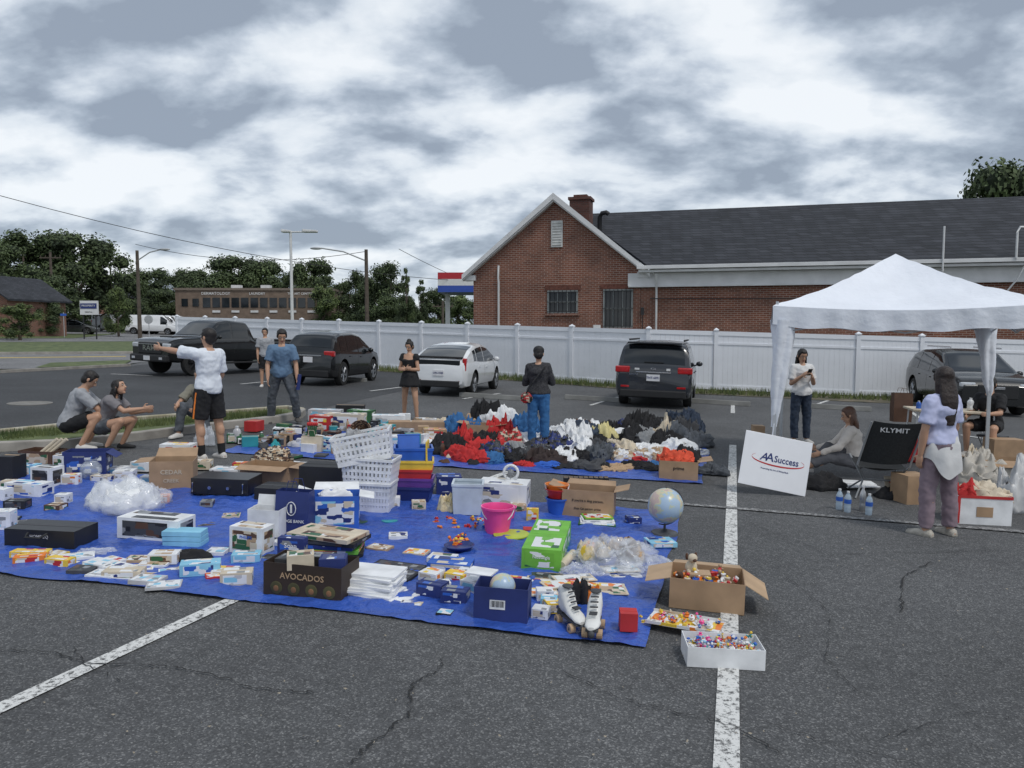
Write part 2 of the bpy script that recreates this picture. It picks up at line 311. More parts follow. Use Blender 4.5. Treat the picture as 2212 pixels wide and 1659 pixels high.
# ================= BRICK BUILDING =================
def brickm(name,c1,c2,mo,s=1,bw=.24,rh=.08,ms=.012,rough=.85):
    m=bpy.data.materials.new(name); m.use_nodes=True; nt=m.node_tree; n=nt.nodes; l=nt.links; b=n['Principled BSDF']; tc=n.new('ShaderNodeTexCoord'); sp=n.new('ShaderNodeSeparateXYZ'); l.new(tc.outputs['Object'],sp.inputs[0])
    ad=n.new('ShaderNodeMath'); l.new(sp.outputs[0],ad.inputs[0]); l.new(sp.outputs[1],ad.inputs[1]); cb=n.new('ShaderNodeCombineXYZ'); l.new(ad.outputs[0],cb.inputs[0]); l.new(sp.outputs[2],cb.inputs[1])
    br=n.new('ShaderNodeTexBrick'); l.new(cb.outputs[0],br.inputs[0]); br.inputs['Color1'].default_value=(*c1,1); br.inputs['Color2'].default_value=(*c2,1); br.inputs['Mortar'].default_value=(*mo,1)
    br.inputs['Scale'].default_value=s; br.inputs['Brick Width'].default_value=bw; br.inputs['Row Height'].default_value=rh; br.inputs['Mortar Size'].default_value=ms; br.inputs['Bias'].default_value=-.1
    no=n.new('ShaderNodeTexNoise'); no.inputs['Scale'].default_value=1.3; no.inputs['Detail'].default_value=6; l.new(tc.outputs['Object'],no.inputs[0])
    r=n.new('ShaderNodeValToRGB'); l.new(no.outputs[0],r.inputs[0]); r.color_ramp.elements[0].position=.3; r.color_ramp.elements[0].color=(.72,.72,.72,1); r.color_ramp.elements[1].position=.75; r.color_ramp.elements[1].color=(1.15,1.15,1.15,1)
    a=n.new('ShaderNodeMix'); a.data_type='RGBA'; a.blend_type='MULTIPLY'; a.inputs[0].default_value=1; l.new(br.outputs[0],a.inputs[6]); l.new(r.outputs[0],a.inputs[7]); l.new(a.outputs[2],b.inputs['Base Color']); b.inputs['Roughness'].default_value=rough
    bp=n.new('ShaderNodeBump'); bp.inputs['Strength'].default_value=.4; bp.inputs['Distance'].default_value=.01; bp.invert=True; l.new(br.outputs['Fac'],bp.inputs['Height']); l.new(bp.outputs[0],b.inputs['Normal']); return m
brick=brickm('red_brick',(.24,.085,.050),(.15,.052,.034),(.36,.28,.23),ms=.010)
shing=brickm('slate_shingles',(.026,.029,.037),(.050,.054,.066),(.010,.011,.013),bw=.42,rh=.13,ms=.012)
wtr=mat((.68,.68,.68),.5,.08,2,name='white_trim'); glassd=mat((.02,.025,.03),.08,.3,1,name='dark_glass'); iron=mat((.02,.02,.022),.5,name='iron_bars')
bd=top('brick_building','single-storey red brick building with white-trimmed gable and dark shingle roof','building',(-1.65,33.2,0),-15.6,tilt=False)
W_=7.1; EZ=4.3; PZ=7.22; LW=30
mb=MB(); mb.add([(0,0,-1),(W_,0,-1),(W_,0,EZ),(W_/2,0,PZ-.1),(0,0,EZ),(0,9.4,-1),(W_,9.4,-1),(W_,9.4,EZ),(W_/2,9.4,PZ-.1),(0,9.4,EZ)],[(0,1,2,3,4),(5,9,8,7,6),(0,4,9,5),(1,6,7,2)]); mk(mb,'wall',brick,bd)
mb=MB(); mb.box((W_+(LW-W_)/2,4.72,1.5),(LW-W_-.01,9.36,5.0)); mk(mb,'wall',brick,bd)
sl=(PZ-EZ)/(W_/2); ov=.38
mb=MB()
for s in(-1,1):
    x0=W_/2; x1=W_/2+s*(W_/2+ov); z1=EZ-ov*sl+.1; z0=PZ+.1
    mb.loft([[V((x0,y,z0)),V((x1,y,z1)),V((x1,y,z1-.12)),V((x0,y,z0-.12))][::s] for y in(-.28,9.7)])
mk(mb,'roof',shing,bd)
mb=MB() # rake boards
for s in(-1,1):
    x0=W_/2; x1=W_/2+s*(W_/2+ov+.03); z1=EZ-ov*sl+.14; z0=PZ+.16
    mb.loft([[V((x0,y,z0)),V((x1,y,z1)),V((x1,y,z1-.2)),V((x0,y,z0-.26))][::s] for y in(-.36,-.285)])
    mb.loft([[V((x0,y,z0-.26)),V((x1,y,z1-.2)),V((x1,y,z1-.26)),V((x0,y,z0-.33))][::s] for y in(-.28,-.01)])
    mb.box((W_/2+s*(W_/2+.15),.12,EZ-.30),(.55,.55,.22))
mk(mb,'gable_trim',wtr,bd)
mb=MB(); RY=4.7; rz_=7.22
mb.loft([[V((xa,-.45,EZ+.02)),V((xb,RY,rz_)),V((xa,9.85,EZ+.02)),V((xa,9.85,EZ-.08)),V((xb,RY,rz_-.12)),V((xa,-.45,EZ-.08))] for xa,xb in((W_+.35,W_/2+.1),(LW+.3,LW+.3))]); mk(mb,'roof',shing,bd)
mb=MB(); mb.box((W_+(LW-W_)/2+.1,-.5,EZ-.03),(LW-W_+.4,.14,.14)); mb.box((W_+(LW-W_)/2,-.25,EZ-.17),(LW-W_+.1,.42,.1)); mb.box((W_+(LW-W_)/2-.25,-.06,EZ-.48),(LW-W_+.5,.1,.50)); mb.box((W_+(LW-W_)/2-.2,-.1,EZ-.76),(LW-W_+.55,.16,.07)); mk(mb,'fascia',wtr,bd,bev=.01)
for x in(1.15,7.75,24.5):
    z1=EZ+(.2 if x<2 else -.3); mb=MB(); mb.tube([(x,-.4 if x>2 else -.1,z1),(x,-.16,z1-.5),(x,-.1,z1-.7),(x,-.1,-1)],.045,8); mk(mb,'drainpipe',wtr,bd,smooth=40)
mb=MB(); mb.tube([(7.5,-.14,3.05),(14,-.14,3.0),(22,-.14,3.05)],.02,6); mb.box((7.2,-.1,2.55),(.12,.1,.3)); mb.tube([(7.2,-.1,1),(7.2,-.1,2.5)],.02,6); mk(mb,'conduit',iron,bd)
def window(x,z0,z1,wd,nb):
    wn=bpy.data.objects.new('window',None); COLL.objects.link(wn); wn.parent=bd; wn.location=(x,0,z0); h=z1-z0
    mb=MB(); mb.box((0,-.004,h/2),(wd,.02,h)); mk(mb,'pane',glassd,wn)
    mb=MB()
    for s in(-1,1): mb.box((s*wd/2,-.03,h/2),(.06,.06,h+.06))
    for zz_ in(0,h/2,h): mb.box((0,-.03,zz_),(wd-.06,.05,.05))
    for xx_ in(-wd/6,wd/6): mb.box((xx_,-.03,h/2),(.03,.04,h-.06))
    mk(mb,'frame',mat((.22,.24,.24),.6,name='grey_frame'),wn)
    mb=MB()
    for i in range(nb): mb.box((-wd/2+wd*(i+.5)/nb,-.075,h/2),(.016,.016,h+.1))
    for zz_ in(.05,h*.5,h-.05): mb.box((0,-.09,zz_),(wd+.1,.012,.025))
    mk(mb,'security_bars',iron,wn)
    mb=MB(); mb.box((0,-.05,-.07),(wd+.25,.12,.09)); mk(mb,'sill',brick,wn)
    mb=MB(); mb.box((0,-.012,h+.14),(wd+.3,.04,.2)); mk(mb,'lintel',mat((.13,.05,.035),.9,.3,12,name='lintel_brick'),wn)
window(3.9,2.5,3.4,1.22,7); window(6.2,1.9,3.42,1.15,7)
mb=MB(); mb.box((3.65,-.03,5.75),(.48,.06,1.08)); 
for i in range(9): mb.box((3.65,-.07,5.31+i*.11),(.38,.05,.035),M=Matrix.Rotation(R(30),3,'X'))
mk(mb,'vent',mat((.6,.6,.58),.6,name='vent_white'),bd)
mb=MB(); mb.box((5.35,-.03,1.75),(.3,.06,.5)); 
for i in range(4): mb.box((5.35,-.07,1.58+i*.1),(.26,.03,.03))
mk(mb,'vent',wtr,bd)
mb=MB(); mb.box((4.1,3,6.95),(.9,.9,1.2)); mb.box((4.1,3,7.6),(1.02,1.02,.12)); mb.box((4.1,3,7.72),(.6,.6,.12)); mk(mb,'chimney',brickm('chimney_brick',(.15,.055,.04),(.10,.04,.03),(.12,.09,.08),ms=.009),bd)
mb=MB(); mb.tube([(5.0,2.6,5.8),(5.0,2.6,6.75),(5.1,2.55,6.9),(5.3,2.5,6.92),(5.4,2.5,6.85)],.10,10); mk(mb,'roof_vent_pipe',iron,bd,smooth=50)
mb=MB(); mb.tube([(17.9,-.6,3.9),(17.9,-.6,5.5)],.035,8); mk(mb,'pole',wtr,bd)
mb=MB(); mb.tube([(20.2,-.6,4.3),(20.2,-.6,5.2),(20.3,-.5,5.4),(20.6,-.4,5.4)],.04,8); mb.tube([(20.6,-.5,5.4),(20.9,-.5,4.9),(20.3,-.5,3.6),(20,-.3,3.1)],.03,8); mk(mb,'service_mast',wtr,bd,smooth=50)

# gas canopy
g=top('fuel_canopy','petrol station canopy with red, white and blue stripes','canopy',V((-4.2,60,0)),0,tilt=False)
for z,h,c in((5.85,.5,(.45,.02,.03)),(5.35,.5,(.7,.7,.7)),(4.85,.5,(.03,.08,.4))):
    mb=MB(); mb.box((1,2.5,z),(5,6,h-.004)); mk(mb,'stripe_band',mat(c,.4,.05,name='canopy_band'),g)
for x in(-1,3): mb=MB(); mb.box((x,2.5,2.3),(.35,.35,4.6)); mk(mb,'column',wtr,g)
# office block
tb=brickm('tan_brick',(.24,.17,.125),(.20,.14,.10),(.2,.16,.13)); og=top('office_building','two-storey tan brick office block with dark window bands','building',V((-43.5,100,1.1)),2,tilt=False)
mb=MB(); mb.box((10,5,2.4),(20,10,6.4)); mk(mb,'wall',tb,og)
mb=MB(); mb.box((10,5,5.72),(20.3,10.3,.3)); mk(mb,'parapet',mat((.2,.16,.13),.8,name='parapet'),og)
for fl_ in(1.1,4.0):
    for i in range(13):
        if fl_>3 or i%3: 
            x=4.0+i*1.22; mb=MB(); mb.box((x,-.03,fl_),(.95,.08,1.25)); mk(mb,'window',glassd,og)
            if fl_>3 and i%2: mb=MB(); mb.box((x,-.08,fl_-1.15),(1.0,.05,.28)); mk(mb,'sign_panel',wtr,og)
for x in(1.2,2.6): mb=MB(); mb.box((x,-.03,4),(.8,.08,1)); mk(mb,'window',glassd,og)
for i in range(3): mb=MB(); mb.box((6+i*4,6,6.2),(1.2,1.2,.7)); mk(mb,'rooftop_unit',wtr,og)
text('DERMATOLOGY',.5,wtr,og,(5.2,-.1,5.15)); text('LAUNDRY',.45,wtr,og,(10.5,-.1,5.15)); text('THE ART CENTRE',.4,wtr,og,(16,-.1,5.15))
def house(loc,rz,w,d,h,c,lab):
    r=top('house',lab,'house',loc,rz,tilt=False); mb=MB(); mb.add([(0,0,-1),(w,0,-1),(w,0,h),(w/2,0,h+w*.35),(0,0,h),(0,d,-1),(w,d,-1),(w,d,h),(w/2,d,h+w*.35),(0,d,h)],[(0,1,2,3,4),(5,9,8,7,6),(0,4,9,5),(1,6,7,2)]); mk(mb,'wall',c,r)
    mb=MB()
    for s in(-1,1): mb.loft([[V((w/2,y,h+w*.35+.15)),V((w/2+s*(w/2+.4),y,h-.1)),V((w/2+s*(w/2+.4),y,h-.25)),V((w/2,y,h+w*.35))][::s] for y in(-.4,d+.4)])
    mk(mb,'roof',shing,r)
    for x in(w*.25,w*.7):
        for z in(1.5,4.0):
            if z<h: mb=MB(); mb.box((x,-.02,z),(.9,.08,1.2)); mb.box((x,-.05,z-.7),(1.1,.1,.08)); mk(mb,'window',wtr if z>3 else glassd,r)
house(Pd(190,105)+V((0,0,.3)),-12,5,7,4.2,brick,'small brick house with a gable roof among trees')
house(Pd(-105,62),-5,5.0,7,3.0,brick,'red brick house with white windows beside the street')

# ================= TREES =================
leafA=mat((.034,.060,.020),.7,.5,.35,c2=(.075,.105,.038),name='leaves'); leafB=mat((.06,.10,.024),.7,.4,.4,c2=(.12,.16,.05),name='light_leaves'); bark=mat((.09,.07,.055),.9,.3,4,.5,20,name='bark')
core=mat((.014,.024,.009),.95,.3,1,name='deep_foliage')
def tree(seed,conifer=False,n=8000,lm=leafA,low=1.0):
    rnd=random.Random(seed); bl=[]
    for i in range(30):
        t=rnd.random(); z=low+1.2+t*(8.6-low-1.2)
        rad=(3.4*(1-t)**.9+.3) if conifer else 3.3*math.sqrt(max(.05,1-((t-.4)/.66)**2))
        a=rnd.uniform(0,6.28); rr=rad*(rnd.random()**.5)*.9; r=(rnd.uniform(.5,.9)*(1.3-t)+.15) if conifer else rnd.uniform(.65,1.5)
        bl.append((V((math.cos(a)*rr,math.sin(a)*rr,z)),r))
    if conifer: bl.append((V((0,0,9)),.5))
    mb=MB(); tw=sum(b[1]**2 for b in bl)
    for c,r in bl:
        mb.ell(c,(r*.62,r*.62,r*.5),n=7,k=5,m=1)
        for i in range(int(n*r*r/tw)):
            d=V((rnd.gauss(0,1),rnd.gauss(0,1),rnd.gauss(0,1))).normalized(); p=c+V((d.x,d.y,d.z*.8))*r*(.6+.58*rnd.random()**1.3)
            s=rnd.uniform(.08,.19); nn=(d+V((rnd.uniform(-1,1),rnd.uniform(-1,1),rnd.uniform(-.4,1.2)))).normalized(); a,b=basis(nn); ro=rnd.uniform(0,3); a,b=a*math.cos(ro)+b*math.sin(ro),b*math.cos(ro)-a*math.sin(ro)
            mb.add([p-a*s,p-b*s*.6,p+a*s,p+b*s*.6],[(0,1,2,3)])
    r=top('tree','x','tree',(0,0,0),group='trees beyond the parking lot',tilt=False)
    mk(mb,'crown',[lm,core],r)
    mb=MB(); mb.tube([(0,0,-.5),(.05,0,1.5),(0,.1,4),(0,0,7)],[.32,.24,.16,.05],8)
    for c,rr in bl[:9]: mb.tube([(0,0,1.8+c.z*.2),c*.6+V((0,0,c.z*.1)),c],[.13,.08,.03],5)
    mk(mb,'trunk',bark,r,smooth=60); return r
protos=[tree(1),tree(2),tree(3,low=.2),tree(4,True),tree(5,lm=leafB,low=.2)]
TL=[(60,488,85,200,0),(165,492,88,190,1),(245,515,92,140,0),(5,515,78,150,1),(120,585,74,110,2),(45,650,55,90,4),(95,640,66,80,2),(258,612,72,62,4),(330,570,110,120,2),(390,575,116,110,0),(450,572,122,140,2),(515,545,126,150,1),(580,550,126,130,2),(635,580,122,120,0),(678,552,106,110,1),(735,605,110,100,2),(770,576,105,95,0),(835,556,92,110,2),(878,574,80,62,3),(912,600,86,80,3),(948,612,88,90,2),(990,628,95,90,4),(300,590,118,100,1),(420,600,112,90,2),(700,610,98,90,4),(800,600,96,90,2),(-70,500,85,200,0),(10,600,68,90,2),(1040,640,110,100,2),(180,640,100,70,2),(860,630,88,100,2),(350,620,104,90,1),(285,640,96,80,2),(480,590,128,120,2),(550,580,130,120,0),(-70,640,60,80,4),(2165,332,56,230,1),(2075,385,60,130,0),(2290,350,54,200,1)]
for i,(u,vt,D,wpx,k) in enumerate(TL):
    p=Pd(u,D); hz=CH+(707-vt)/F*D; sz=(hz-p.z)/9.7; sx=wpx*D/F/7.0
    lab=['broad dark green leafy tree in the tree line','full dark green deciduous tree beyond the street','bushy green tree with foliage down to the ground','narrow dark conifer in the tree line','lighter green bushy tree beside the street'][k]
    clone(protos[k],p,random.uniform(0,360),(sx,sx,sz),tilt=False,label=lab)
for pr in protos:
    for c in list(pr.children): bpy.data.objects.remove(c)
    bpy.data.objects.remove(pr)

# ================= POLES =================
wood=mat((.10,.08,.065),.9,.25,5,name='weathered_wood'); galv=mat((.45,.46,.47),.5,.1,metal=.3,name='galvanised')
def zt(v,D): return CH+(707-v)/F*D
pl=Pd(633,48); sl_=top('street_lamp','tall white parking-lot lamp post with flat shoebox heads','street lamp',pl,0,tilt=False); hh=zt(503,48)-pl.z
mb=MB(); mb.tube([(0,0,0),(0,0,hh)],[.11,.08],10); mk(mb,'pole',wtr,sl_,smooth=60)
mb=MB(); mb.tube([(-.2,0,hh-.03),(1.0,0,hh-.02)],.05,6); mk(mb,'arm',wtr,sl_)
for x,hw_ in((-.25,.32),(1.2,.5)):
    mb=MB(); mb.loft([[V((x+s*a,y,hh+z)) for s,z in((-1,-.05),(1,-.05),(1,.06),(-1,.12))] for a,y in((hw_*.8,-.28),(hw_,0),(hw_*.8,.28))]); mk(mb,'lamp_head',wtr,sl_,bev=.02)
def upole(u,D,vt,arm,lab):
    p=Pd(u,D); r=top('utility_pole',lab,'utility pole',p,0,group='wooden utility poles',tilt=False); h=zt(vt,D)-p.z
    mb=MB(); mb.tube([(0,0,-.3),(0,0,h)],[.17,.12],10); mk(mb,'pole',wood,r,smooth=60)
    if arm:
        mb=MB(); mb.tube([(0,0,h-.8),(arm*.5,0,h-.15),(arm,0,h+.1)],.05,8); mk(mb,'arm',galv,r,smooth=60)
        mb=MB(); mb.ell((arm*1.1,0,h+.08),(.45,.15,.1)); mk(mb,'lamp_head',galv,r,smooth=60)
    else:
        mb=MB(); mb.box((0,0,h-.6),(2.2,.1,.12)); [mb.tube([(x,0,h-.55),(x,0,h-.35)],.04,6) for x in(-1,-.5,.5,1)]; mk(mb,'crossarm',wood,r)
    return p+V((0,0,h))
upole(304,62,543,2.0,'brown wooden utility pole with a curved street light arm'); a1=upole(794,55,541,-3.2,'brown wooden utility pole with long street light arm')
upole(118,80,546,0,'wooden utility pole with crossarm by the street'); upole(957,82,650,0,'wooden utility pole with crossarm by the street')
def wire(a,b,sag,lab):
    mb=MB(); pts=[a.lerp(b,i/14)-V((0,0,sag*4*(i/14)*(1-i/14))) for i in range(15)]; mb.tube(pts,.02,5); o=mk(mb,'overhead_wire',iron,label=lab,cat='wire')
wire(V((-30,42,zt(400,42))),V((-4.2,60,zt(607,60))),.9,'thin black overhead cable sagging across the sky')
wire(V((-8,55,zt(540,55))),V((2,75,zt(650,75))),.5,'thin black overhead cable from the utility pole'); wire(V((-30,62,zt(530,62))),V((-10.3,55,zt(545,55))),.9,'thin black overhead cable between utility poles')
s_=top('street_sign','white and navy roadside business sign on two posts','sign',Pd(197,62),0,tilt=False); z0=zt(680,62); z1=zt(650,62); gz_=s_.location.z
mb=MB(); mb.box((0,0,(z0+z1)/2-gz_),(1.4,.2,z1-z0)); mk(mb,'panel',wtr,s_); mb=MB(); mb.box((0,-.11,z1-gz_-.42),(1.3,.04,.42)); mk(mb,'name_panel',cm('navy'),s_)
mb=MB(); [mb.tube([(x,0,0),(x,0,z0-gz_)],.06,6) for x in(-.5,.5)]; mk(mb,'post',iron,s_); text('PROSPERITY',.2,wtr,s_,(0,-.14,z1-gz_-.4)); text('DENTAL',.16,cm('black'),s_,(0,-.11,z0-gz_+.2))
mb=MB(); mb.tube([(0,0,0),(0,0,1.5)],.035,6); mb.ell((0,-.04,1.7),(.38,.02,.38),n=8,k=6); mk(mb,'stop_sign_back',galv,loc=Pd(324,66),label='octagonal road sign seen from behind on a thin post',cat='road sign')
for u,D in((141,64),(124,70)):
    mb=MB(); mb.tube([(0,0,0),(0,0,2.1)],.03,6); mb.box((0,-.03,1.9),(.5,.02,.18),1); mk(mb,'street_name_sign',[galv,cm('blue')],loc=Pd(u,D),label='small blue street name sign on a thin post',cat='road sign',group='street name signs')

# ================= VEHICLES =================
blk=mat((.015,.015,.016),.6,.1,name='black_plastic'); tyre=mat((.018,.018,.018),.85,.1,name='rubber'); rimm=mat((.35,.36,.38),.3,.1,metal=.8,name='alloy'); rimd=mat((.03,.03,.032),.35,.1,metal=.6,name='dark_alloy')
cgl=mat((.010,.013,.016),.06,.2,2,coat=.4,name='car_glass'); redl=mat((.45,.008,.01),.15,.2,20,coat=1,name='tail_lens'); clr=mat((.55,.57,.6),.08,.2,30,coat=1,name='headlight_lens'); chrome=mat((.6,.6,.62),.15,.05,metal=1,name='chrome'); plate=mat((.7,.7,.72),.4,.05,name='plate')
def car(name,label,cat,at,yaw,L,H,st,paint,wr=.34,wheels=(1.3,-1.35),ws=(0,1),rw=None,sw=(),clad=False,rim=rimm,extra=(),scale=1,group='parked cars',tum=.28):
    r=top(name,label,cat,at,yaw,group=group); r.scale=(scale,)*3
    st=[s if len(s)==5 else (*s,.25) for s in st]; N=72; ys=[-L/2+L*i/N for i in range(N+1)]
    def I(y,k):
        for a,b in zip(st[:-1],st[1:]):
            if a[0]<=y<=b[0]+1e-9: return a[k]+(b[k]-a[k])*(y-a[0])/(b[0]-a[0])
        return st[-1][k] if y>0 else st[0][k]
    tab=[[I(y,k) for k in(1,2,3,4)] for y in ys]
    sm_=[[ (tab[max(0,i-1)][k]+2*tab[i][k]+tab[min(N,i+1)][k])/4 for k in range(4)] for i in range(N+1)]
    def at_(y):
        f=(y+L/2)/L*N; i=max(0,min(N-1,int(f))); t=f-i; return [sm_[i][k]*(1-t)+sm_[i+1][k]*t for k in range(4)]
    def sec(y):
        W,zb,zr,z0=at_(y); Wb=W*.955; g_=max(zr-zb,.01); Wt=Wb-tum*g_
        c=min(1,g_/.3)
        return [(0,z0),(W*.8,z0),(W*.94,z0+.05),(W*.99,z0+(zb-z0)*.3),(W,z0+(zb-z0)*.6),(W*.992,zb-(zb-z0)*.15),(W*.978,zb-.03),(Wb,zb),(Wb-tum*g_*.45,zb+g_*.5),(Wt+.01,zb+g_*.84),(Wt-.04*c-.01,zb+g_*.95),(Wt-.13*c-.03,zb+g_*.99),(Wt*.45,zr+.012),(0,zr+.018)]
    def topz(y,x):
        s=sec(y)[7:]; x=abs(x)
        for a,b in zip(s[:-1],s[1:]):
            if b[0]<=x<=a[0]: return a[1]+(b[1]-a[1])*(a[0]-x)/max(1e-6,a[0]-b[0])
        return s[-1][1]
    def sidex(y,z):
        s=sec(y)[3:]
        for a,b in zip(s[:-1],s[1:]):
            if a[1]<=z<=b[1]: return a[0]+(b[0]-a[0])*(z-a[1])/max(1e-6,b[1]-a[1])
        return s[-1][0]
    rs=[]
    for y in ys:
        s=sec(y); rs.append([V((x,y,z)) for x,z in s]+[V((-x,y,z)) for x,z in s[1:-1][::-1]])
    mb=MB(); mb.loft(rs); n=len(rs[0])
    if clad:
        for i in range(N):
            for j in range(n):
                if j in(0,1,2,n-1,n-2,n-3): mb.m[i*n+j]=1
    mb.f=[f[::-1] for f in mb.f]
    bo=mk(mb,'body',[paint,blk],r)
    cb_=MB(); Wm=max(s[1] for s in st)
    for y in wheels:
        for s in(-1,1): cb_.tube([(s*(Wm-.3),y,wr+.02),(s*(Wm+.3),y,wr+.02)],wr+.07,28,1)
    cu=mk(cb_,'cutter',[paint,blk],r); q=bo.modifiers.new('b','BOOLEAN'); q.object=cu; q.operation='DIFFERENCE'; q.solver='EXACT'
    dg=bpy.context.evaluated_depsgraph_get(); me=bpy.data.meshes.new_from_object(bo.evaluated_get(dg)); bo.modifiers.clear(); bo.data=me; bpy.data.objects.remove(cu)
    if len(me.polygons)<500: print('BOOL FAIL',name)
    me.polygons.foreach_set('use_smooth',[True]*len(me.polygons)); me.set_sharp_from_angle(angle=R(38))
    def topglass(nm,y0,y1,sgn):
        mb=MB(); g=[]; nx=10; ny=8
        for i in range(ny+1):
            y=y0+(y1-y0)*i/ny; W,zb,zr,z0=at_(y); wt=(W*.955-tum*(zr-zb))-.1
            g.append([V((wt*(-1+2*j/nx),y+sgn*.006,topz(y,wt*(-1+2*j/nx))+.006)) for j in range(nx+1)])
        mb.add([p for q_ in g for p in q_],[(i*(nx+1)+j,i*(nx+1)+j+1,(i+1)*(nx+1)+j+1,(i+1)*(nx+1)+j) for i in range(ny) for j in range(nx)]); mk(mb,nm,cgl,r,smooth=180)
    topglass('windscreen',ws[0],ws[1],1)
    if rw: topglass('rear_window',rw[0],rw[1],-1)
    for s in(-1,1):
        for a,b in sw:
            mb=MB(); g=[]; ny=12; nz=4
            for i in range(ny+1):
                y=a+(b-a)*i/ny; W,zb,zr,z0=at_(y); lo=zb+.025; hi=max(lo+.004,zb+.83*(zr-zb))
                g.append([V((s*(sidex(y,lo+(hi-lo)*j/nz)+.005),y,lo+(hi-lo)*j/nz)) for j in range(nz+1)])
            mb.add([p for q_ in g for p in q_],[(i*(nz+1)+j,i*(nz+1)+j+1,(i+1)*(nz+1)+j+1,(i+1)*(nz+1)+j) for i in range(ny) for j in range(nz)]); mk(mb,'side_window',cgl,r,smooth=180)
        if len(sw)>1:
            for a,b in sw[:2]:
                y=(a if a<b else b)+.15; W,zb,zr,z0=at_(y); mb=MB(); mb.box((s*(sidex(y,zb-.12)+.012),y,zb-.12),(.03,.17,.03)); mk(mb,'door_handle',paint,r,bev=.008)
                mb=MB(); y=b-.02; W,zb,zr,z0=at_(y)
                pts=[V((s*(sidex(y,z)+.0015),y,z)) for z in [z0+.12+(zb-z0-.14)*t/8 for t in range(9)]]
                mb.add([p+V((0,o_,0)) for p in pts for o_ in(-.005,.005)],[(2*i,2*i+1,2*i+3,2*i+2) for i in range(8)]); mk(mb,'door_seam',blk,r)
        ym=max(ws)-.35; W,zb,zr,z0=at_(ym)
        mb=MB(); mb.ell((s*(W+.08),ym,zb+.08),(.10,.055,.075),n=10,k=7); mb.tube([(s*(W-.06),ym,zb+.02),(s*(W+.06),ym,zb+.07)],.025,6); mk(mb,'mirror',paint,r,smooth=60)
        for y in wheels:
            wh=bpy.data.objects.new('wheel',None); COLL.objects.link(wh); wh.parent=r; wh.location=(s*(Wm-.13),y,wr); wh.rotation_euler=(0,R(90*s),0)
            mb=MB(); mb.lathe([(wr*.62,-.11),(wr*.93,-.11),(wr,-.07),(wr,.07),(wr*.94,.105),(wr*.66,.11),(wr*.64,.06)],28); mk(mb,'tyre',tyre,wh,smooth=40)
            mb=MB(); mb.lathe([(wr*.66,.05),(wr*.66,.108),(wr*.6,.1),(wr*.58,.03)],28,cap=False); mb.lathe([(wr*.16,.02),(wr*.16,.09),(wr*.02,.1)],10)
            for k in range(5):
                a=2*math.pi*k/5
                for da in(-.12,.12): mb.tube([(math.cos(a)*wr*.1,math.sin(a)*wr*.1,.085),(math.cos(a+da)*wr*.62,math.sin(a+da)*wr*.62,.09)],[.03,.022],6)
            mb.lathe([(wr*.6,.0),(wr*.6,.02)],20,m=1); mk(mb,'rim',[rim,blk],wh,smooth=40)
    for nm,m,c,d,bv in extra:
        cs=[c] if c[0]==0 or nm.startswith('*') else [c,(-c[0],c[1],c[2])]
        for k,cc in enumerate(cs):
            mb=MB(); mb.box(cc,d); mk(mb,nm.strip('*'),m,r,bev=bv)
    return r
pblack=mat((.008,.009,.010),.22,.1,1,coat=.6,name='black_paint'); pgrey=mat((.020,.023,.030),.25,.1,1,coat=.6,name='graphite_paint'); pwhite=mat((.74,.75,.76),.25,.03,1,coat=1,name='white_paint')
kia=[(-2.55,.90,.84,.90,.38),(-2.52,.96,.98,1.06,.30),(-2.47,.98,1.03,1.14,.26),(-2.30,.99,1.04,1.66),(-2.0,.99,1.03,1.72),(.2,.99,1.0,1.74),(.9,.99,.98,1.62),(1.65,.98,.97,1.05),(2.3,.93,.86,.92),(2.5,.85,.72,.76),(2.55,.7,.6,.62,.3)]
c=car('parked_car','dark grey minivan seen from behind, nosed in to the white fence','car',P(1408,882)+V((.62,2.3,-.02)),-15,5.1,1.74,kia,pgrey,ws=(1.6,.75),rw=(-2.47,-2.30),sw=[(.1,1.25),(-1.0,.0),(-2.1,-1.1)],wheels=(1.55,-1.5),scale=.95,tum=.2,
 extra=[('tail_light',redl,(.80,-2.50,1.0),(.38,.12,.17),.03),('bumper',blk,(0,-2.52,.38),(1.7,.14,.2),.03),('number_plate',plate,(0,-2.565,.80),(.34,.02,.17),.004),('trim_strip',chrome,(0,-2.56,.94),(.9,.03,.03),.005),('roof_spoiler',pgrey,(0,-2.34,1.70),(1.4,.26,.05),.02),('roof_rail',blk,(.72,-.5,1.77),(.04,2.6,.05),.01),('reflector',redl,(.72,-2.55,.56),(.22,.02,.05),.005),('rear_wiper',blk,(0,-2.49,1.2),(.5,.02,.02),0),('*sticker',wtr,(-.42,-2.56,1.02),(.12,.02,.05),0),('*sticker',wtr,(.38,-2.55,1.02),(.1,.03,.06),0)])
text('TNT-6891',.08,cm('navy'),c,(0,-2.58,.80)); text('KIA',.09,chrome,c,(0,-2.59,1.03)); text('SEDONA',.06,chrome,c,(-.5,-2.59,.88))
pri=[(-2.27,.75,.78,.82,.35),(-2.2,.83,.96,1.0,.3),(-2.1,.86,.99,1.08),(-1.5,.88,.96,1.30),(-.8,.88,.93,1.42),(-.1,.88,.90,1.47),(.5,.88,.9,1.38),(1.35,.87,.9,.98),(2.0,.82,.78,.82),(2.22,.72,.62,.66),(2.27,.6,.5,.52,.3)]
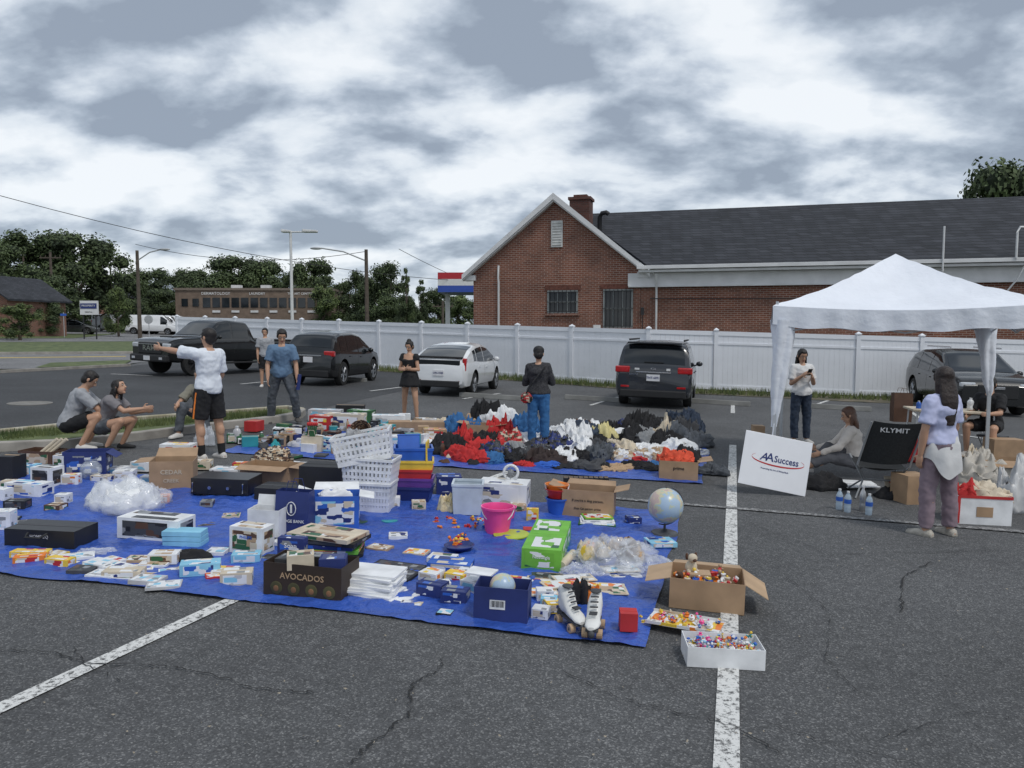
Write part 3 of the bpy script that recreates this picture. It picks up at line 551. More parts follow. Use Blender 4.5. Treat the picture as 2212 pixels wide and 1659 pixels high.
c=car('parked_car','white hatchback seen from the rear corner by the fence','car',P(942,857)+V((.5,2.05,-.02)),-13,4.54,1.47,pri,pwhite,wr=.33,ws=(1.3,.42),rw=(-2.05,-1.0),sw=[(-.15,1.1),(-1.0,-.22),(-1.35,-1.07)],wheels=(1.4,-1.3),scale=.90,
 extra=[('tail_light',redl,(.77,-2.13,.9),(.12,.16,.36),.03),('bumper',blk,(0,-2.24,.36),(1.3,.12,.18),.03),('number_plate',plate,(0,-2.285,.66),(.32,.02,.16),.004),('spoiler',blk,(0,-2.12,1.09),(1.40,.14,.05),.02),('lower_window',cgl,(0,-2.22,.93),(1.3,.08,.17),.02),('reflector',redl,(.6,-2.26,.45),(.14,.02,.06),.005)])
text('URS-1048',.075,cm('navy'),c,(0,-2.3,.66)); c.scale=(.90,.90,.97)
hrv=[(-2.15,.78,.8,.84,.4),(-2.1,.85,.98,1.02,.3),(-2.02,.87,1.02,1.1),(-1.72,.89,1.03,1.48),(-1.3,.89,1.01,1.57),(-.2,.89,.96,1.6),(.35,.89,.95,1.52),(1.15,.88,.95,1.03),(1.85,.82,.85,.9),(2.1,.74,.7,.74),(2.15,.6,.55,.57,.3)]
ex=[('tail_light',redl,(.70,-2.06,.96),(.36,.14,.16),.03),('bumper',blk,(0,-2.12,.38),(1.4,.12,.2),.03),('number_plate',plate,(0,-2.165,.78),(.32,.02,.16),.004),('trim_strip',chrome,(0,-2.15,.9),(.9,.03,.04),.005)]
c=car('parked_car','black compact crossover seen from the rear corner','car',P(662,835)+V((.4,2.05,-.02)),-12,4.3,1.6,hrv,pblack,wr=.36,ws=(1.1,.3),rw=(-2.0,-1.7),sw=[(-.05,.95),(-.95,-.12),(-1.55,-1.05)],wheels=(1.3,-1.3),clad=True,scale=.93,extra=ex); c.scale=(.92,.90,1.02)
aud=[(s[0]*1.09,s[1]*1.06,s[2]*1.02,s[3]*1.03,(s[4] if len(s)>4 else .25)) for s in hrv[:-3]]+[(2.05,.9,.92,.97,.25),(2.3,.86,.82,.86,.25),(2.345,.8,.7,.72,.3)]
car('parked_car','black sport utility vehicle facing the canopy, front grille showing','car',P(2150,900)+V((.5,2.28,-.02)),168,4.69,1.65,aud,pblack,wr=.37,ws=(1.25,.33),rw=(-2.1,-1.8),sw=[(-.05,1.05),(-1.05,-.12),(-1.7,-1.15)],wheels=(1.42,-1.42),scale=1.0,
 extra=[('headlight',clr,(.68,2.27,.78),(.36,.12,.12),.03),('grille',blk,(0,2.33,.62),(.95,.06,.36),.03),('number_plate',plate,(0,2.37,.5),(.32,.02,.14),.004),('air_intake',blk,(.66,2.3,.42),(.3,.08,.16),.02),('emblem',chrome,(0,2.37,.72),(.3,.02,.07),.02),('roof_rail',chrome,(.62,-.3,1.70),(.03,2,.04),.01)])
ram=[(-2.95,.98,1.10,1.13,.55),(-2.9,1.0,1.16,1.19,.5),(-.60,1.0,1.18,1.21,.48),(-.53,1.0,1.26,1.72,.45),(-.42,1.0,1.28,1.88,.45),(.4,1,1.27,1.95,.45),(.8,1,1.26,1.88,.45),(1.4,1,1.25,1.32,.45),(2.5,1.0,1.20,1.28,.45),(2.87,.98,1.14,1.20,.5),(2.95,.94,1.02,1.05,.52)]
c=car('pickup_truck','black full-size pickup truck with large grille, parked on dark asphalt','pickup truck',P(338,813)+V((1.15,2.6,-.02)),150,5.9,1.95,ram,pblack,wr=.43,wheels=(1.95,-1.72),ws=(1.35,.75),rw=(-.57,-.45),sw=[(.4,1.15),(-.38,.32)],rim=rimd,group=None,tum=.22,scale=.96,
 extra=[('headlight',clr,(.80,2.90,1.03),(.32,.14,.15),.03),('grille',blk,(0,2.95,.93),(1.2,.08,.40),.05),('bumper',blk,(0,2.98,.60),(1.9,.2,.24),.05),('number_plate',plate,(0,3.09,.6),(.32,.02,.15),.004),('fog_light',clr,(.72,3.085,.60),(.16,.02,.08),.01),('running_board',blk,(1.0,.35,.42),(.16,2.1,.06),.02),('hood_scoop',blk,(0,1.95,1.31),(.7,.8,.05),.02),('bed_liner',mat((.03,.03,.03),.9,name='bed_liner'),(0,-1.78,1.22),(1.7,2.1,.02),.004),('bed_rail',blk,(.93,-1.78,1.22),(.07,2.2,.05),.01),('tailgate_cap',blk,(0,-2.9,1.21),(1.8,.06,.05),.01),('grille_bar',chrome,(0,2.995,1.06),(1.1,.02,.03),.005)])
text('RAM',.24,chrome,c,(0,3.0,.93),(90,0,180),sx=1.4)
van=[(-2.7,.93,1.0,1.9,.4),(-2.6,.97,1.1,2.1,.35),(1.2,.98,1.1,2.15,.35),(1.7,.97,1.1,1.75,.35),(2.1,.95,1.08,1.2,.35),(2.65,.88,.9,.95,.35),(2.7,.8,.8,.82,.4)]
vn=car('van','white cargo van parked across the street','van',Pd(232,104),-60,5.4,2.15,van,pwhite,ws=(2.05,1.4),sw=[(1.0,1.7)],wheels=(1.75,-1.7),group='white cargo vans parked across the street',tum=.12,extra=[('headlight',clr,(.7,2.62,.8),(.25,.12,.12),.02),('tail_light',redl,(.85,-2.68,1.2),(.1,.06,.3),.02)])
for u,D,a in((252,98,-60),(272,95,-62),(294,92,-65),(345,88,-80),(368,90,-80),(330,86,-75)): clone(vn,Pd(u,D),a)
fc=car('sedan','grey sedan parked across the street','car',Pd(160,76),-75,4.5,1.45,pri,mat((.08,.085,.09),.25,.1,coat=1,name='grey_paint'),ws=(1.3,.42),rw=(-2.0,-1.05),sw=[(-.15,1.1),(-1.0,-.22)],wheels=(1.4,-1.3),group='cars across the street',extra=[('tail_light',redl,(.7,-2.2,.85),(.2,.1,.14),.02),('headlight',clr,(.62,2.15,.62),(.25,.12,.1),.02)])
clone(fc,Pd(50,76),80); clone(fc,Pd(15,80),80,1.05); clone(vn,Pd(925,85),90,.9,label='white delivery truck passing beyond the white fence')

# ================= PEOPLE =================
SK=mat((.50,.29,.19),.5,.06,5,name='skin'); HB=mat((.014,.011,.010),.5,.4,60,.5,120,name='black_hair'); HR=mat((.11,.055,.035),.45,.3,30,.5,80,name='brown_hair')
eyew=mat((.6,.58,.55),.3,0,name='eye_white'); lip=mat((.35,.11,.09),.5,0,name='lips')
def person(label,at,yaw,H,sp=(0,0,1),th=((-.08,0,-1),(.08,0,-1)),sh=((0,0,-1),(0,0,-1)),ua=((-.15,0,-1),(.15,0,-1)),fa=((0,.2,-1),(0,.2,-1)),hd=None,fd=(0,1,0),nk=None,skin=SK,hair=HB,hs='short',hl=.2,fem=False,topm=None,sleeve=.75,hem=-.02,botm=None,bot='pants',bl=1,shoe=None,sock=None,extra=None,neck=.3,fat=1.0):
    r=top('person',label,'person',at,yaw,tilt=False)
    un=lambda v:V(v).normalized()
    sp=un(sp); side=V((1,0,0)); fr=sp.cross(side).normalized()
    hc=V((0,0,0)); hw=.048*H; sw=(.088 if fem else .10)*H
    pt=lambda d:hc+sp*d*H
    prof=[(-.05,.05,.045),(-.02,.088,.068),(.02,.098,.072),(.06,.090,.066),(.11,.078,.057),(.17,.086,.062),(.23,.098,.066),(.265,.097,.058),(.29,.068,.047),(.315,.034,.036)]
    if fem: prof=[(-.05,.05,.045),(-.02,.09,.068),(.02,.099,.070),(.06,.085,.06),(.11,.067,.05),(.17,.074,.058),(.22,.086,.072),(.265,.085,.052),(.29,.06,.042),(.315,.029,.031)]
    prof=[(a,b*fat,c*fat) for a,b,c in prof]
    def rings(lo,hi,inf=0,n=20):
        o=[]
        ds=[p for p in prof if lo<p[0]<hi]; 
        def IP(d):
            for a,b in zip(prof[:-1],prof[1:]):
                if a[0]<=d<=b[0]: t=(d-a[0])/(b[0]-a[0]); return (d,a[1]+(b[1]-a[1])*t,a[2]+(b[2]-a[2])*t)
            return prof[0] if d<0 else prof[-1]
        for d,a,b in [IP(lo)]+ds+[IP(hi)]:
            o.append([pt(d)+side*(a*H+inf)*math.cos(t)+fr*(b*H+inf)*math.sin(t) for t in [2*math.pi*j/n for j in range(n)]])
        return o
    hip=[hc+side*s*hw for s in(-1,1)]; kn=[hip[i]+un(th[i])*.245*H for i in(0,1)]; an=[kn[i]+un(sh[i])*.245*H for i in(0,1)]
    sj=[pt(.272)+side*s*sw for s in(-1,1)]; el=[sj[i]+un(ua[i])*.172*H for i in(0,1)]; wr=[el[i]+un(fa[i])*.15*H for i in(0,1)]
    low=min(min(a.z for a in an)-.043*H,min(h.z for h in hip)-.062*H); off=V((0,0,-low))
    b=MB(); b.loft(rings(-.05,.315))
    nkd=un(nk) if nk else (sp*1.0+V((0,0,.6))).normalized(); nb=pt(.30); hcn=nb+nkd*.098*H; fd=un(fd); rt=fd.cross(nkd).normalized(); hu=rt.cross(fd).normalized()
    M=Matrix((rt,fd,hu)).transposed()
    b.cap(nb-nkd*.01*H,hcn-nkd*.03*H,.032*H*(.85 if fem else 1),.03*H*(.85 if fem else 1))
    b.ell(hcn+hu*.012*H-fd*.004*H,(.046*H,.056*H,.056*H),M); b.ell(hcn-hu*.025*H+fd*.012*H,(.036*H,.040*H,.042*H),M)
    b.ell(hcn-hu*.058*H+fd*.034*H,(.016*H,.014*H,.011*H),M)
    b.tube([hcn+fd*.048*H+hu*.008*H,hcn+fd*.064*H-hu*.018*H],[.005*H,.0095*H],8); b.ell(hcn+fd*.058*H-hu*.018*H,(.010*H,.008*H,.007*H),M)
    for s in(-1,1): b.ell(hcn+rt*s*.047*H-fd*.004*H-hu*.005*H,(.006*H,.012*H,.018*H),M)
    for i,s in enumerate((-1,1)):
        b.cap(hip[i],kn[i],.053*H*fat,.036*H); b.cap(kn[i],an[i],.035*H,.022*H)
        cf=kn[i].lerp(an[i],.3); d=un(sh[i]); bk=V((0,-1,0)); bk=(bk-d*bk.dot(d)).normalized(); b.ell(cf+bk*.01*H,(.032*H,.032*H,.055*H),M=d.to_track_quat('Z','Y').to_matrix())
        fdz=V((s*.2,1,0)).normalized(); ft=an[i]-V((0,0,.028*H)); b.cap(ft-fdz*.022*H,ft+fdz*.085*H-V((0,0,.004*H)),.022*H,.014*H); b.cap(an[i],ft,.022*H,.022*H)
        b.cap(pt(.272)+side*s*.04*H,sj[i],.036*H,.032*H)
        b.cap(sj[i],el[i],.030*H*fat,.022*H); b.cap(el[i],el[i].lerp(wr[i],.35),.023*H,.0235*H); b.cap(el[i].lerp(wr[i],.35),wr[i],.0235*H,.0155*H)
        hdv=un(hd[i]) if hd else un(fa[i]); pn=V((-s,0,0)); pn=(pn-hdv*pn.dot(hdv)); pn=pn.normalized() if pn.length>.2 else basis(hdv)[1]; sd_=hdv.cross(pn).normalized()
        if sd_.dot(V((0,1,.3)))<0: sd_=-sd_
        Mh=Matrix((sd_,pn,hdv)).transposed(); b.ell(wr[i]+hdv*.03*H,(.0235*H,.011*H,.032*H),Mh)
        for k,(o_,ln) in enumerate(((.018,.042),(.006,.048),(-.006,.045),(-.017,.035))):
            p0=wr[i]+hdv*.048*H+sd_*o_*H; p1=p0+(hdv+pn*.25).normalized()*ln*.5*H; p2=p1+(hdv+pn*.9).normalized()*ln*.5*H
            b.cap(p0,p1,.0056*H,.005*H,8); b.cap(p1,p2,.005*H,.0042*H,8)
        p0=wr[i]+hdv*.015*H+sd_*.018*H; p1=p0+(hdv*.6+sd_).normalized()*.024*H; b.cap(p0,p1,.0075*H,.006*H,8); b.cap(p1,p1+(hdv+pn*.4).normalized()*.022*H,.006*H,.005*H,8)
    mk(b,'body',skin,r,loc=off,rem=.0075,sm=3)
    for s in(-1,1):
        e=MB(); c0=hcn+rt*s*.018*H+fd*.0475*H+hu*.010*H; e.ell(c0,(.0085*H,.005*H,.0045*H),M,n=8,k=6); e.ell(c0+fd*.004*H,(.004*H,.003*H,.004*H),M,n=8,k=5,m=1); e.box(c0+hu*.012*H+fd*.002*H,(.02*H,.004*H,.003*H),1,M); mk(e,'eye',[eyew,HB],r,loc=off)
    e=MB(); e.ell(hcn+fd*.052*H-hu*.036*H,(.014*H,.005*H,.004*H),M,n=10,k=6); mk(e,'mouth',lip,r,loc=off)
    h=MB()
    h.ell(hcn+hu*.022*H-fd*.013*H,(.052*H,.056*H,.054*H),M); h.ell(hcn-fd*.024*H-hu*.010*H,(.0485*H,.038*H,.05*H),M)
    h.ell(hcn+hu*.050*H+fd*.002*H,(.040*H,.040*H,.022*H),M)
    for s in(-1,1): h.ell(hcn+rt*s*.043*H+hu*.012*H+fd*.008*H,(.009*H,.018*H,.030*H),M)
    if hs=='long':
        base=hcn-fd*.028*H; rr=[]; dn=V((0,0,-1)); bkv=V((-fd.x,-fd.y,0)).normalized()
        for t in range(9):
            q=t/8; c0=base+dn*(hl*H*q)+bkv*(.034*H*min(1,q*2.2)); wd=(.048+.012*math.sin(q*3))*H*(1-.35*q*q); rr.append([c0+rt*wd*math.cos(a)*(1+.04*math.cos(9*a))-bkv*(.030*H*(1-.3*q))*math.sin(a) for a in [2*math.pi*j/24 for j in range(24)]])
        h.loft(rr)
        for s in(-1,1): h.tube([hcn+rt*s*.040*H+hu*.035*H-fd*.01*H,hcn+rt*s*.048*H-hu*.03*H-fd*.014*H,hcn+rt*s*.050*H+dn*.11*H-fd*.02*H],[.013*H,.015*H,.010*H],10)
    if hs=='bun': h.ell(hcn+hu*.07*H-fd*.02*H,(.03*H,.03*H,.026*H),M)
    if hs=='pony': h.tube([hcn-fd*.05*H+hu*.02*H,hcn-fd*.09*H-hu*.02*H,hcn-fd*.08*H-hu*.09*H],[.02*H,.022*H,.006*H],8)
    mk(h,'hair',hair,r,loc=off,rem=.008,disp=.003,ds=.03,sm=3)
    if hs=='cap':
        h=MB(); h.ell(hcn+hu*.034*H-fd*.006*H,(.057*H,.066*H,.048*H),M); h.ell(hcn+fd*.075*H+hu*.03*H,(.04*H,.045*H,.006*H),M); mk(h,'cap',cm('black'),r,loc=off,rem=.01)
    if topm:
        t=MB(); t.loft(rings(hem,neck if neck<.29 else .296,.024)); 
        if sleeve>0:
            for i,s in enumerate((-1,1)):
                if neck>=.29: t.cap(pt(.276)+side*s*.035*H,sj[i],.041*H,.043*H)
                if sleeve<=1: t.cap(sj[i],sj[i].lerp(el[i],.1),.042*H,.042*H); t.tube([sj[i],sj[i].lerp(el[i],sleeve)],[.044*H*fat,.045*H*fat],14)
                else: t.cap(sj[i],el[i],.041*H,.033*H); t.cap(el[i],el[i].lerp(wr[i],sleeve-1),.033*H,.026*H)
        mk(t,'shirt',topm,r,loc=off,rem=.011,disp=.012,ds=.10,sm=3)
    if botm:
        t=MB()
        if bot=='skirt':
            rr=[]
            for k in range(6):
                q=k/5; d=.07-q*bl; rr.append([pt(max(d,0))+V((0,0,min(d,0)*H))+side*(.098+.045*q)*H*(1+.05*math.cos(7*a))*math.cos(a)+fr*(.076+.045*q)*H*(1+.05*math.cos(7*a))*math.sin(a) for a in [2*math.pi*j/40 for j in range(40)]])
            t.loft(rr); mk(t,'skirt',botm,r,loc=off,smooth=180)
        else:
            t.loft(rings(-.05,.075,.018))
            for i in(0,1):
                if bot=='shorts': t.ell(hip[i],(.064*H*fat,)*3); t.tube([hip[i],hip[i].lerp(kn[i],bl)],[.065*H*fat,.058*H*fat],16)
                else: t.cap(hip[i],kn[i],.062*H*fat,.046*H); t.ell(kn[i],(.047*H,)*3); t.tube([kn[i],kn[i].lerp(an[i],bl*.97)],[.046*H*fat,.038*H*fat],14)
            mk(t,'shorts' if bot=='shorts' else 'trousers',botm,r,loc=off,rem=.011,disp=.012,ds=.09,sm=3)
    for i,s in enumerate((-1,1)):
        fdz=V((s*.2,1,0)).normalized(); ft=an[i]-V((0,0,.026*H)); rr=[]; rtv=V((fdz.y,-fdz.x,0))
        if shoe:
            for a,wd,hh in((-.042,.018,.03),(-.03,.025,.042),(0,.026,.048),(.04,.029,.038),(.08,.031,.028),(.105,.024,.022),(.113,.012,.015)):
                c0=ft+fdz*a*H; zb=an[i].z-.043*H; rr.append([V((c0.x,c0.y,0))+rtv*wd*H*x+V((0,0,zb+hh*H*z)) for x,z in((-.9,0),(.9,0),(1,.3),(.75,.8),(.3,1),(-.3,1),(-.75,.8),(-1,.3))])
            t=MB(); t.loft(rr); mk(t,'shoe',shoe,r,loc=off,smooth=50)
        if sock: t=MB(); t.tube([an[i].lerp(kn[i],.28),an[i]-V((0,0,.01*H))],[.030*H,.027*H],12); mk(t,'sock',sock,r,loc=off,smooth=60)
    J=dict(off=off,hcn=hcn+off,wr=[x+off for x in wr],pt=lambda d:pt(d)+off,fd=fd,hip=[x+off for x in hip],kn=[x+off for x in kn],an=[x+off for x in an],M=M)
    return r,J
den=mat((.03,.045,.075),.85,.25,18,name='dark_denim'); den2=mat((.03,.13,.32),.85,.15,18,name='blue_denim'); gden=mat((.08,.09,.105),.85,.3,12,name='grey_denim')
tee=mat((.72,.76,.82),.85,.03,6,name='white_cotton'); gtee=mat((.34,.35,.37),.9,.06,30,name='grey_cotton'); btee=mat((.12,.20,.31),.9,.10,9,name='blue_cotton'); blc=mat((.012,.012,.014),.85,.2,10,name='black_cotton'); lav=mat((.50,.53,.74),.85,.04,8,name='lavender_cotton'); mauve=mat((.24,.18,.21),.85,.08,9,name='mauve_cotton'); beige=mat((.66,.60,.54),.85,.06,9,name='beige_knit'); khaki=mat((.22,.21,.17),.9,.08,9,name='olive_cotton')
wsh=mat((.6,.58,.55),.7,.08,12,name='white_shoe')
r,J=person('person in white t-shirt and black striped shorts pointing with one arm',P(455,990),62,1.78,sp=(0,-.03,1),th=((-.10,.10,-1),(.08,-.08,-1)),sh=((0,-.05,-1),(0,-.12,-1)),ua=((-.3,.92,.12),(.2,.1,-1)),fa=((-.15,1,.14),(-.25,.6,-.9)),fd=(-.1,1,0),topm=tee,sleeve=.85,hem=-.03,botm=blc,bot='shorts',bl=.92,shoe=wsh,sock=blc,fat=1.03)
for s in(0,1):
    t=MB(); p0=J['hip'][s]+V(((-1,1)[s]*.122,0,-.03)); p1=J['hip'][s].lerp(J['kn'][s],.88)+V(((-1,1)[s]*.108,0,0)); t.tube([p0,p0.lerp(p1,.5),p1],.012,6); mk(t,'stripe',cm('orange'),r)
r,J=person('person in blue t-shirt and grey jeans leaning forward in mid-step',P(610,915),196,1.78,sp=(-.04,.20,1),th=((-.34,.30,-1),(.22,-.12,-1)),sh=((-.12,-.28,-1),(.06,-.22,-1)),ua=((-.22,.02,-1),(.26,.05,-1)),fa=((-.05,.25,-1),(0,.35,-1)),fd=(-.1,1,-.6),topm=btee,sleeve=.75,botm=gden,shoe=mat((.08,.075,.07),.8,.2,name='grey_shoe'),fat=1.03)
mb=MB(); mb.tube([(0,0,0),(.04,0,.28)],.035,14); Mz=Matrix.Rotation(R(196),4,'Z'); mk(mb,'tube_container',cm('navy'),loc=P(610,915)+(Mz@(J['wr'][0]+V((-.01,.06,-.2)))),smooth=50,label='dark blue cardboard tube held in one hand',cat='tube')
person('person in grey t-shirt and black shorts standing by a car',P(575,835),200,1.68,fd=(.3,1,-.2),topm=gtee,botm=blc,bot='shorts',bl=.9,shoe=wsh)
person('person in black off-shoulder top and black skirt with arms crossed',P(886,906),160,1.58,fem=True,th=((-.16,.08,-1),(.14,-.06,-1)),sh=((-.05,-.05,-1),(.1,-.12,-1)),ua=((-.25,.1,-1),(.25,.1,-1)),fa=((1,.55,.05),(-1,.6,.15)),fd=(.1,1,-.45),topm=blc,sleeve=.35,neck=.235,botm=blc,bot='skirt',bl=.18,shoe=mat((.2,.12,.08),name='sandal'),hs='bun')
r,J=person('person in black cap, dark top and blue jeans seen from behind',P(1163,966),-4,1.6,fem=True,sp=(0,.02,1),th=((-.06,0,-1),(.06,.02,-1)),ua=((-.3,.15,-1),(.3,.15,-1)),fa=((.5,.8,.1),(-.5,.8,.1)),fd=(0,1,-.35),topm=mat((.012,.012,.015),.85,.2,60,c2=(.05,.05,.055),name='dark_knit'),sleeve=1.8,hem=-.0,botm=den2,bot='pants',bl=.92,shoe=blc,hs='cap',fat=1.1)
t=MB(); t.ell((-.19,-.08,.80),(.11,.05,.10)); b_=mk(t,'shoulder_bag',printm(('red','cream','brown','black'),22,1),None,loc=P(1163,966),rem=.02,label='small red and brown patterned bag at a person\'s hip',cat='bag')
t=MB(); t.tube([V((-.2,-.13,.88)),V((-.1,-.19,1.05)),V((.1,-.15,1.3))],.012,6); mk(t,'strap',blk,b_)
r,J=person('person with long dark hair in white t-shirt looking at a phone',P(1728,956),184,1.66,fem=True,ua=((-.2,.12,-1),(.2,.12,-1)),fa=((.6,.9,.75),(-.6,.9,.75)),fd=(0,1,-.5),topm=mat((.74,.74,.74),.85,.03,6,name='white_tee'),sleeve=.75,botm=den,shoe=wsh,hs='long',hl=.24)
t=MB(); c0=J['wr'][0].lerp(J['wr'][1],.5)+V((0,.09,.07)); t.box((0,0,0),(.075,.01,.15),M=Matrix.Rotation(R(-40),3,'X')); Mz=Matrix.Rotation(R(184),4,'Z'); mk(t,'mobile_phone',blk,loc=P(1728,956)+(Mz@c0),rz=184,bev=.004,label='black mobile phone held in both hands',cat='phone')
r,J=person('person in lavender t-shirt, mauve trousers, white jacket tied at waist',P(2025,1156),22,1.64,fem=True,sp=(0,.01,1),th=((-.10,.08,-1),(.10,-.02,-1)),sh=((-.05,-.03,-1),(.02,-.06,-1)),ua=((-.24,.02,-1),(.22,.05,-1)),fa=((-.02,.15,-1),(-.1,.45,-1)),fd=(.25,1,-.12),topm=lav,sleeve=.8,hem=.02,botm=mauve,shoe=mat((.40,.37,.32),.8,.3,20,name='worn_sneaker'),hs='long',hl=.27,fat=1.04,hair=mat((.024,.014,.011),.45,.4,50,.5,120,name='dark_brown_hair'))
t=MB(); rr=[]
for k in range(9):
    q=k/8; rr.append([J['pt'](.075)+V((( .148+.045*math.sin(q*1.7))*(1+.05*math.cos(7*a+q*3))*math.cos(a),(.118+.045*math.sin(q*1.7))*(1+.06*math.cos(6*a))*math.sin(a)-.01*q,-q*(.27+.13*max(0,-math.sin(a-.3))+.05*math.cos(3*a)))) for a in [2*math.pi*j/48 for j in range(48)]])
t.loft(rr,cap=False); t.tube([J['pt'](.07)+V((-.07,.14,0)),J['pt'](.06)+V((.02,.17,-.01)),J['pt'](.05)+V((.08,.15,0))],[.02,.035,.02],8); t.tube([J['pt'](.06)+V((.03,.16,-.01)),J['pt'](-.06)+V((.07,.18,-.05)),J['pt'](-.16)+V((.09,.17,-.05))],[.03,.03,.025],8); mk(t,'tied_jacket',mat((.62,.62,.62),.9,.05,6,.4,20,name='white_fleece'),r,smooth=180,disp=.012,ds=.10)
sq=dict(th=((-.35,1,.25),(.35,1,.3)),sh=((0,-.5,-1),(0,-.55,-1)),sp=(0,.42,1),nk=(0,.6,1))
person('person in grey t-shirt squatting and looking down at the goods',P(150,972),-68,1.75,ua=((-.1,.75,-.8),(.1,.8,-.8)),fa=((.25,.6,-.8),(-.3,.5,-.9)),fd=(0,1,-.9),topm=gtee,sleeve=.85,hem=-.04,botm=blc,bot='shorts',bl=.75,shoe=wsh,**sq)
person('smiling person in dark top squatting with arms on knees',P(222,972),-88,1.58,fem=True,ua=((-.1,.7,-.8),(.1,.9,-.6)),fa=((.2,.9,.1),(-.3,.9,.1)),fd=(.15,1,.25),topm=mat((.20,.19,.20),.9,.06,name='grey_top'),sleeve=.7,botm=gden,bot='shorts',bl=.55,shoe=blk,hs='long',hl=.2,**sq)
person('person in olive t-shirt and grey jeans sitting on the kerb',P(446,940),172,1.7,sp=(0,.25,1),th=((-.35,1,.45),(.3,1,.5)),sh=((0,.1,-1),(.05,.25,-1)),ua=((-.3,.6,-.8),(.35,.6,-.7)),fa=((.3,.9,-.2),(-.3,.9,-.2)),fd=(.2,1,-.3),topm=khaki,sleeve=.8,botm=gden,shoe=wsh)
person('person in beige sweater with brown hair sitting on the asphalt',P(1850,1030),75,1.6,fem=True,sp=(0,.22,1),th=((-.2,1,.15),(.2,1,.45)),sh=((0,1,-.5),(0,.8,-1)),ua=((-.15,.7,-.9),(.15,.7,-.9)),fa=((0,1,-.4),(0,1,-.3)),fd=(0,1,-.4),topm=beige,sleeve=1.9,botm=mat((.12,.12,.13),.9,name='grey_trousers'),bl=.6,hair=HR,hs='long',hl=.18,shoe=wsh)
r,J=person('person in black t-shirt seated beside a folding table',P(2138,985),125,1.72,sp=(0,.15,1),th=((-.3,1,-.05),(.3,1,0)),sh=((0,.1,-1),(0,-.1,-1)),ua=((-.2,.6,-.8),(.2,.5,-.9)),fa=((.2,1,.0),(-.2,1,-.2)),fd=(0,1,-.25),topm=blc,sleeve=.8,botm=blc,bot='shorts',bl=.8,shoe=wsh)
st_=top('folding_stool','low folding stool under a seated person beside the table','stool',P(2138,985),125); mb=MB(); mb.box((0,-.05,.33),(.36,.34,.03)); mk(mb,'seat',cm('dark grey'),st_,bev=.005)
for x in(-.15,.15): mb=MB(); mb.tube([(x,-.2,0),(x,.12,.32)],.012,6); mb.tube([(x,.12,0),(x,-.2,.32)],.012,6); mk(mb,'leg',galv,st_)

# ================= CANOPY TENT =================
tent=top('canopy_tent','white pop-up canopy tent with four thin legs and draped corner cloth','canopy tent',(5.38,10.9,gz(5.38)),-21,tilt=False)
tf=mat((.80,.83,.89),.6,.04,2,.45,6,name='canopy_fabric',dist=.04); fm=mat((.6,.62,.64),.35,.05,metal=.5,name='frame_steel')
EZt=2.33; PZt=3.08
mb=MB(); NN=20; cs=[V((-1.55,-1.55,EZt)),V((1.55,-1.55,EZt)),V((1.55,1.55,EZt)),V((-1.55,1.55,EZt))]; ap=V((0,0,PZt))
for k in range(4):
    a,b=cs[k],cs[(k+1)%4]; g=[]
    for i in range(NN+1):
        for j in range(NN+1):
            t=i/NN; s=j/NN; e_=a.lerp(b,s); p=e_.lerp(ap,t); sag=.07*math.sin(math.pi*s)*(1-t)+.10*math.sin(math.pi*s)*math.sin(math.pi*min(1,t*1.1))+.06*math.sin(math.pi*t); rr_=.02*noise.noise(p*3)+.014*noise.noise(p*8); p.z-=sag-rr_*(1 if 0<t<1 else 0); g.append(p)
    mb.add(g,[(i*(NN+1)+j,i*(NN+1)+j+1,(i+1)*(NN+1)+j+1,(i+1)*(NN+1)+j) for i in range(NN) for j in range(NN)])
mk(mb,'canopy_roof',tf,tent,smooth=50)
mb=MB()
for k in range(4):
    a,b=cs[k],cs[(k+1)%4]; g=[]; n_=40; ou=((a+b)/2); ou.z=0; ou.normalize()
    for i in range(n_+1):
        s=i/n_; p=a.lerp(b,s); p.z-=.07*math.sin(math.pi*s)
        for z in(0,.5,1): q_=p+ou*(.022*math.sin(i*1.3)*z+.004)+V((0,0,-z*(.24+.03*math.sin(math.pi*s*4)**2)+.0)); g.append(q_)
    mb.add(g,[(3*i+j,3*i+3+j,3*i+4+j,3*i+1+j) for i in range(n_) for j in(0,1)])
mk(mb,'valance',tf,tent,smooth=60)
for x,y in((-1.5,-1.5),(1.5,-1.5),(1.5,1.5),(-1.5,1.5)):
    gl=-.028*(x*.934+y*.358); mb=MB(); mb.box((x,y,gl+1.18),(.035,.035,2.3)); mb.box((x,y,gl+.7),(.048,.048,1.2)); mb.box((x,y,gl+.012),(.12,.12,.016)); mk(mb,'leg',fm,tent,bev=.003)
mb=MB()
for k in range(4):
    a,b=cs[k]*.965,cs[(k+1)%4]*.965; a.z=b.z=0; m_=(a+b)/2
    for s,e_ in((a,m_),(m_,b)):
        mb.tube([s+V((0,0,2.24)),e_+V((0,0,1.98))],.011,6); mb.tube([s+V((0,0,1.98)),e_+V((0,0,2.22))],.011,6)
mk(mb,'truss',fm,tent)
def drape(x,y,ztop,zbot,wd,dx):
    rr=[]; 
    for k in range(14):
        q=k/13; z=ztop+(zbot-ztop)*q; w2=wd*(1-q)**.8+.03; rr.append([V((x+dx*(1-q)*.4+w2*(1+.25*math.sin(3*a+q*4))*math.cos(a),y+w2*.55*(1+.3*math.cos(4*a+q*3))*math.sin(a),z)) for a in [2*math.pi*j/28 for j in range(28)]])
    mb=MB(); mb.loft(rr,cap=False); mk(mb,'corner_drape',tf,tent,smooth=180,disp=.02,ds=.08)
drape(-1.5,-1.5,2.15,.75,.11,.2); drape(1.5,1.5,2.1,1.0,.11,-.25); drape(-1.5,1.5,2.1,1.3,.06,.15)
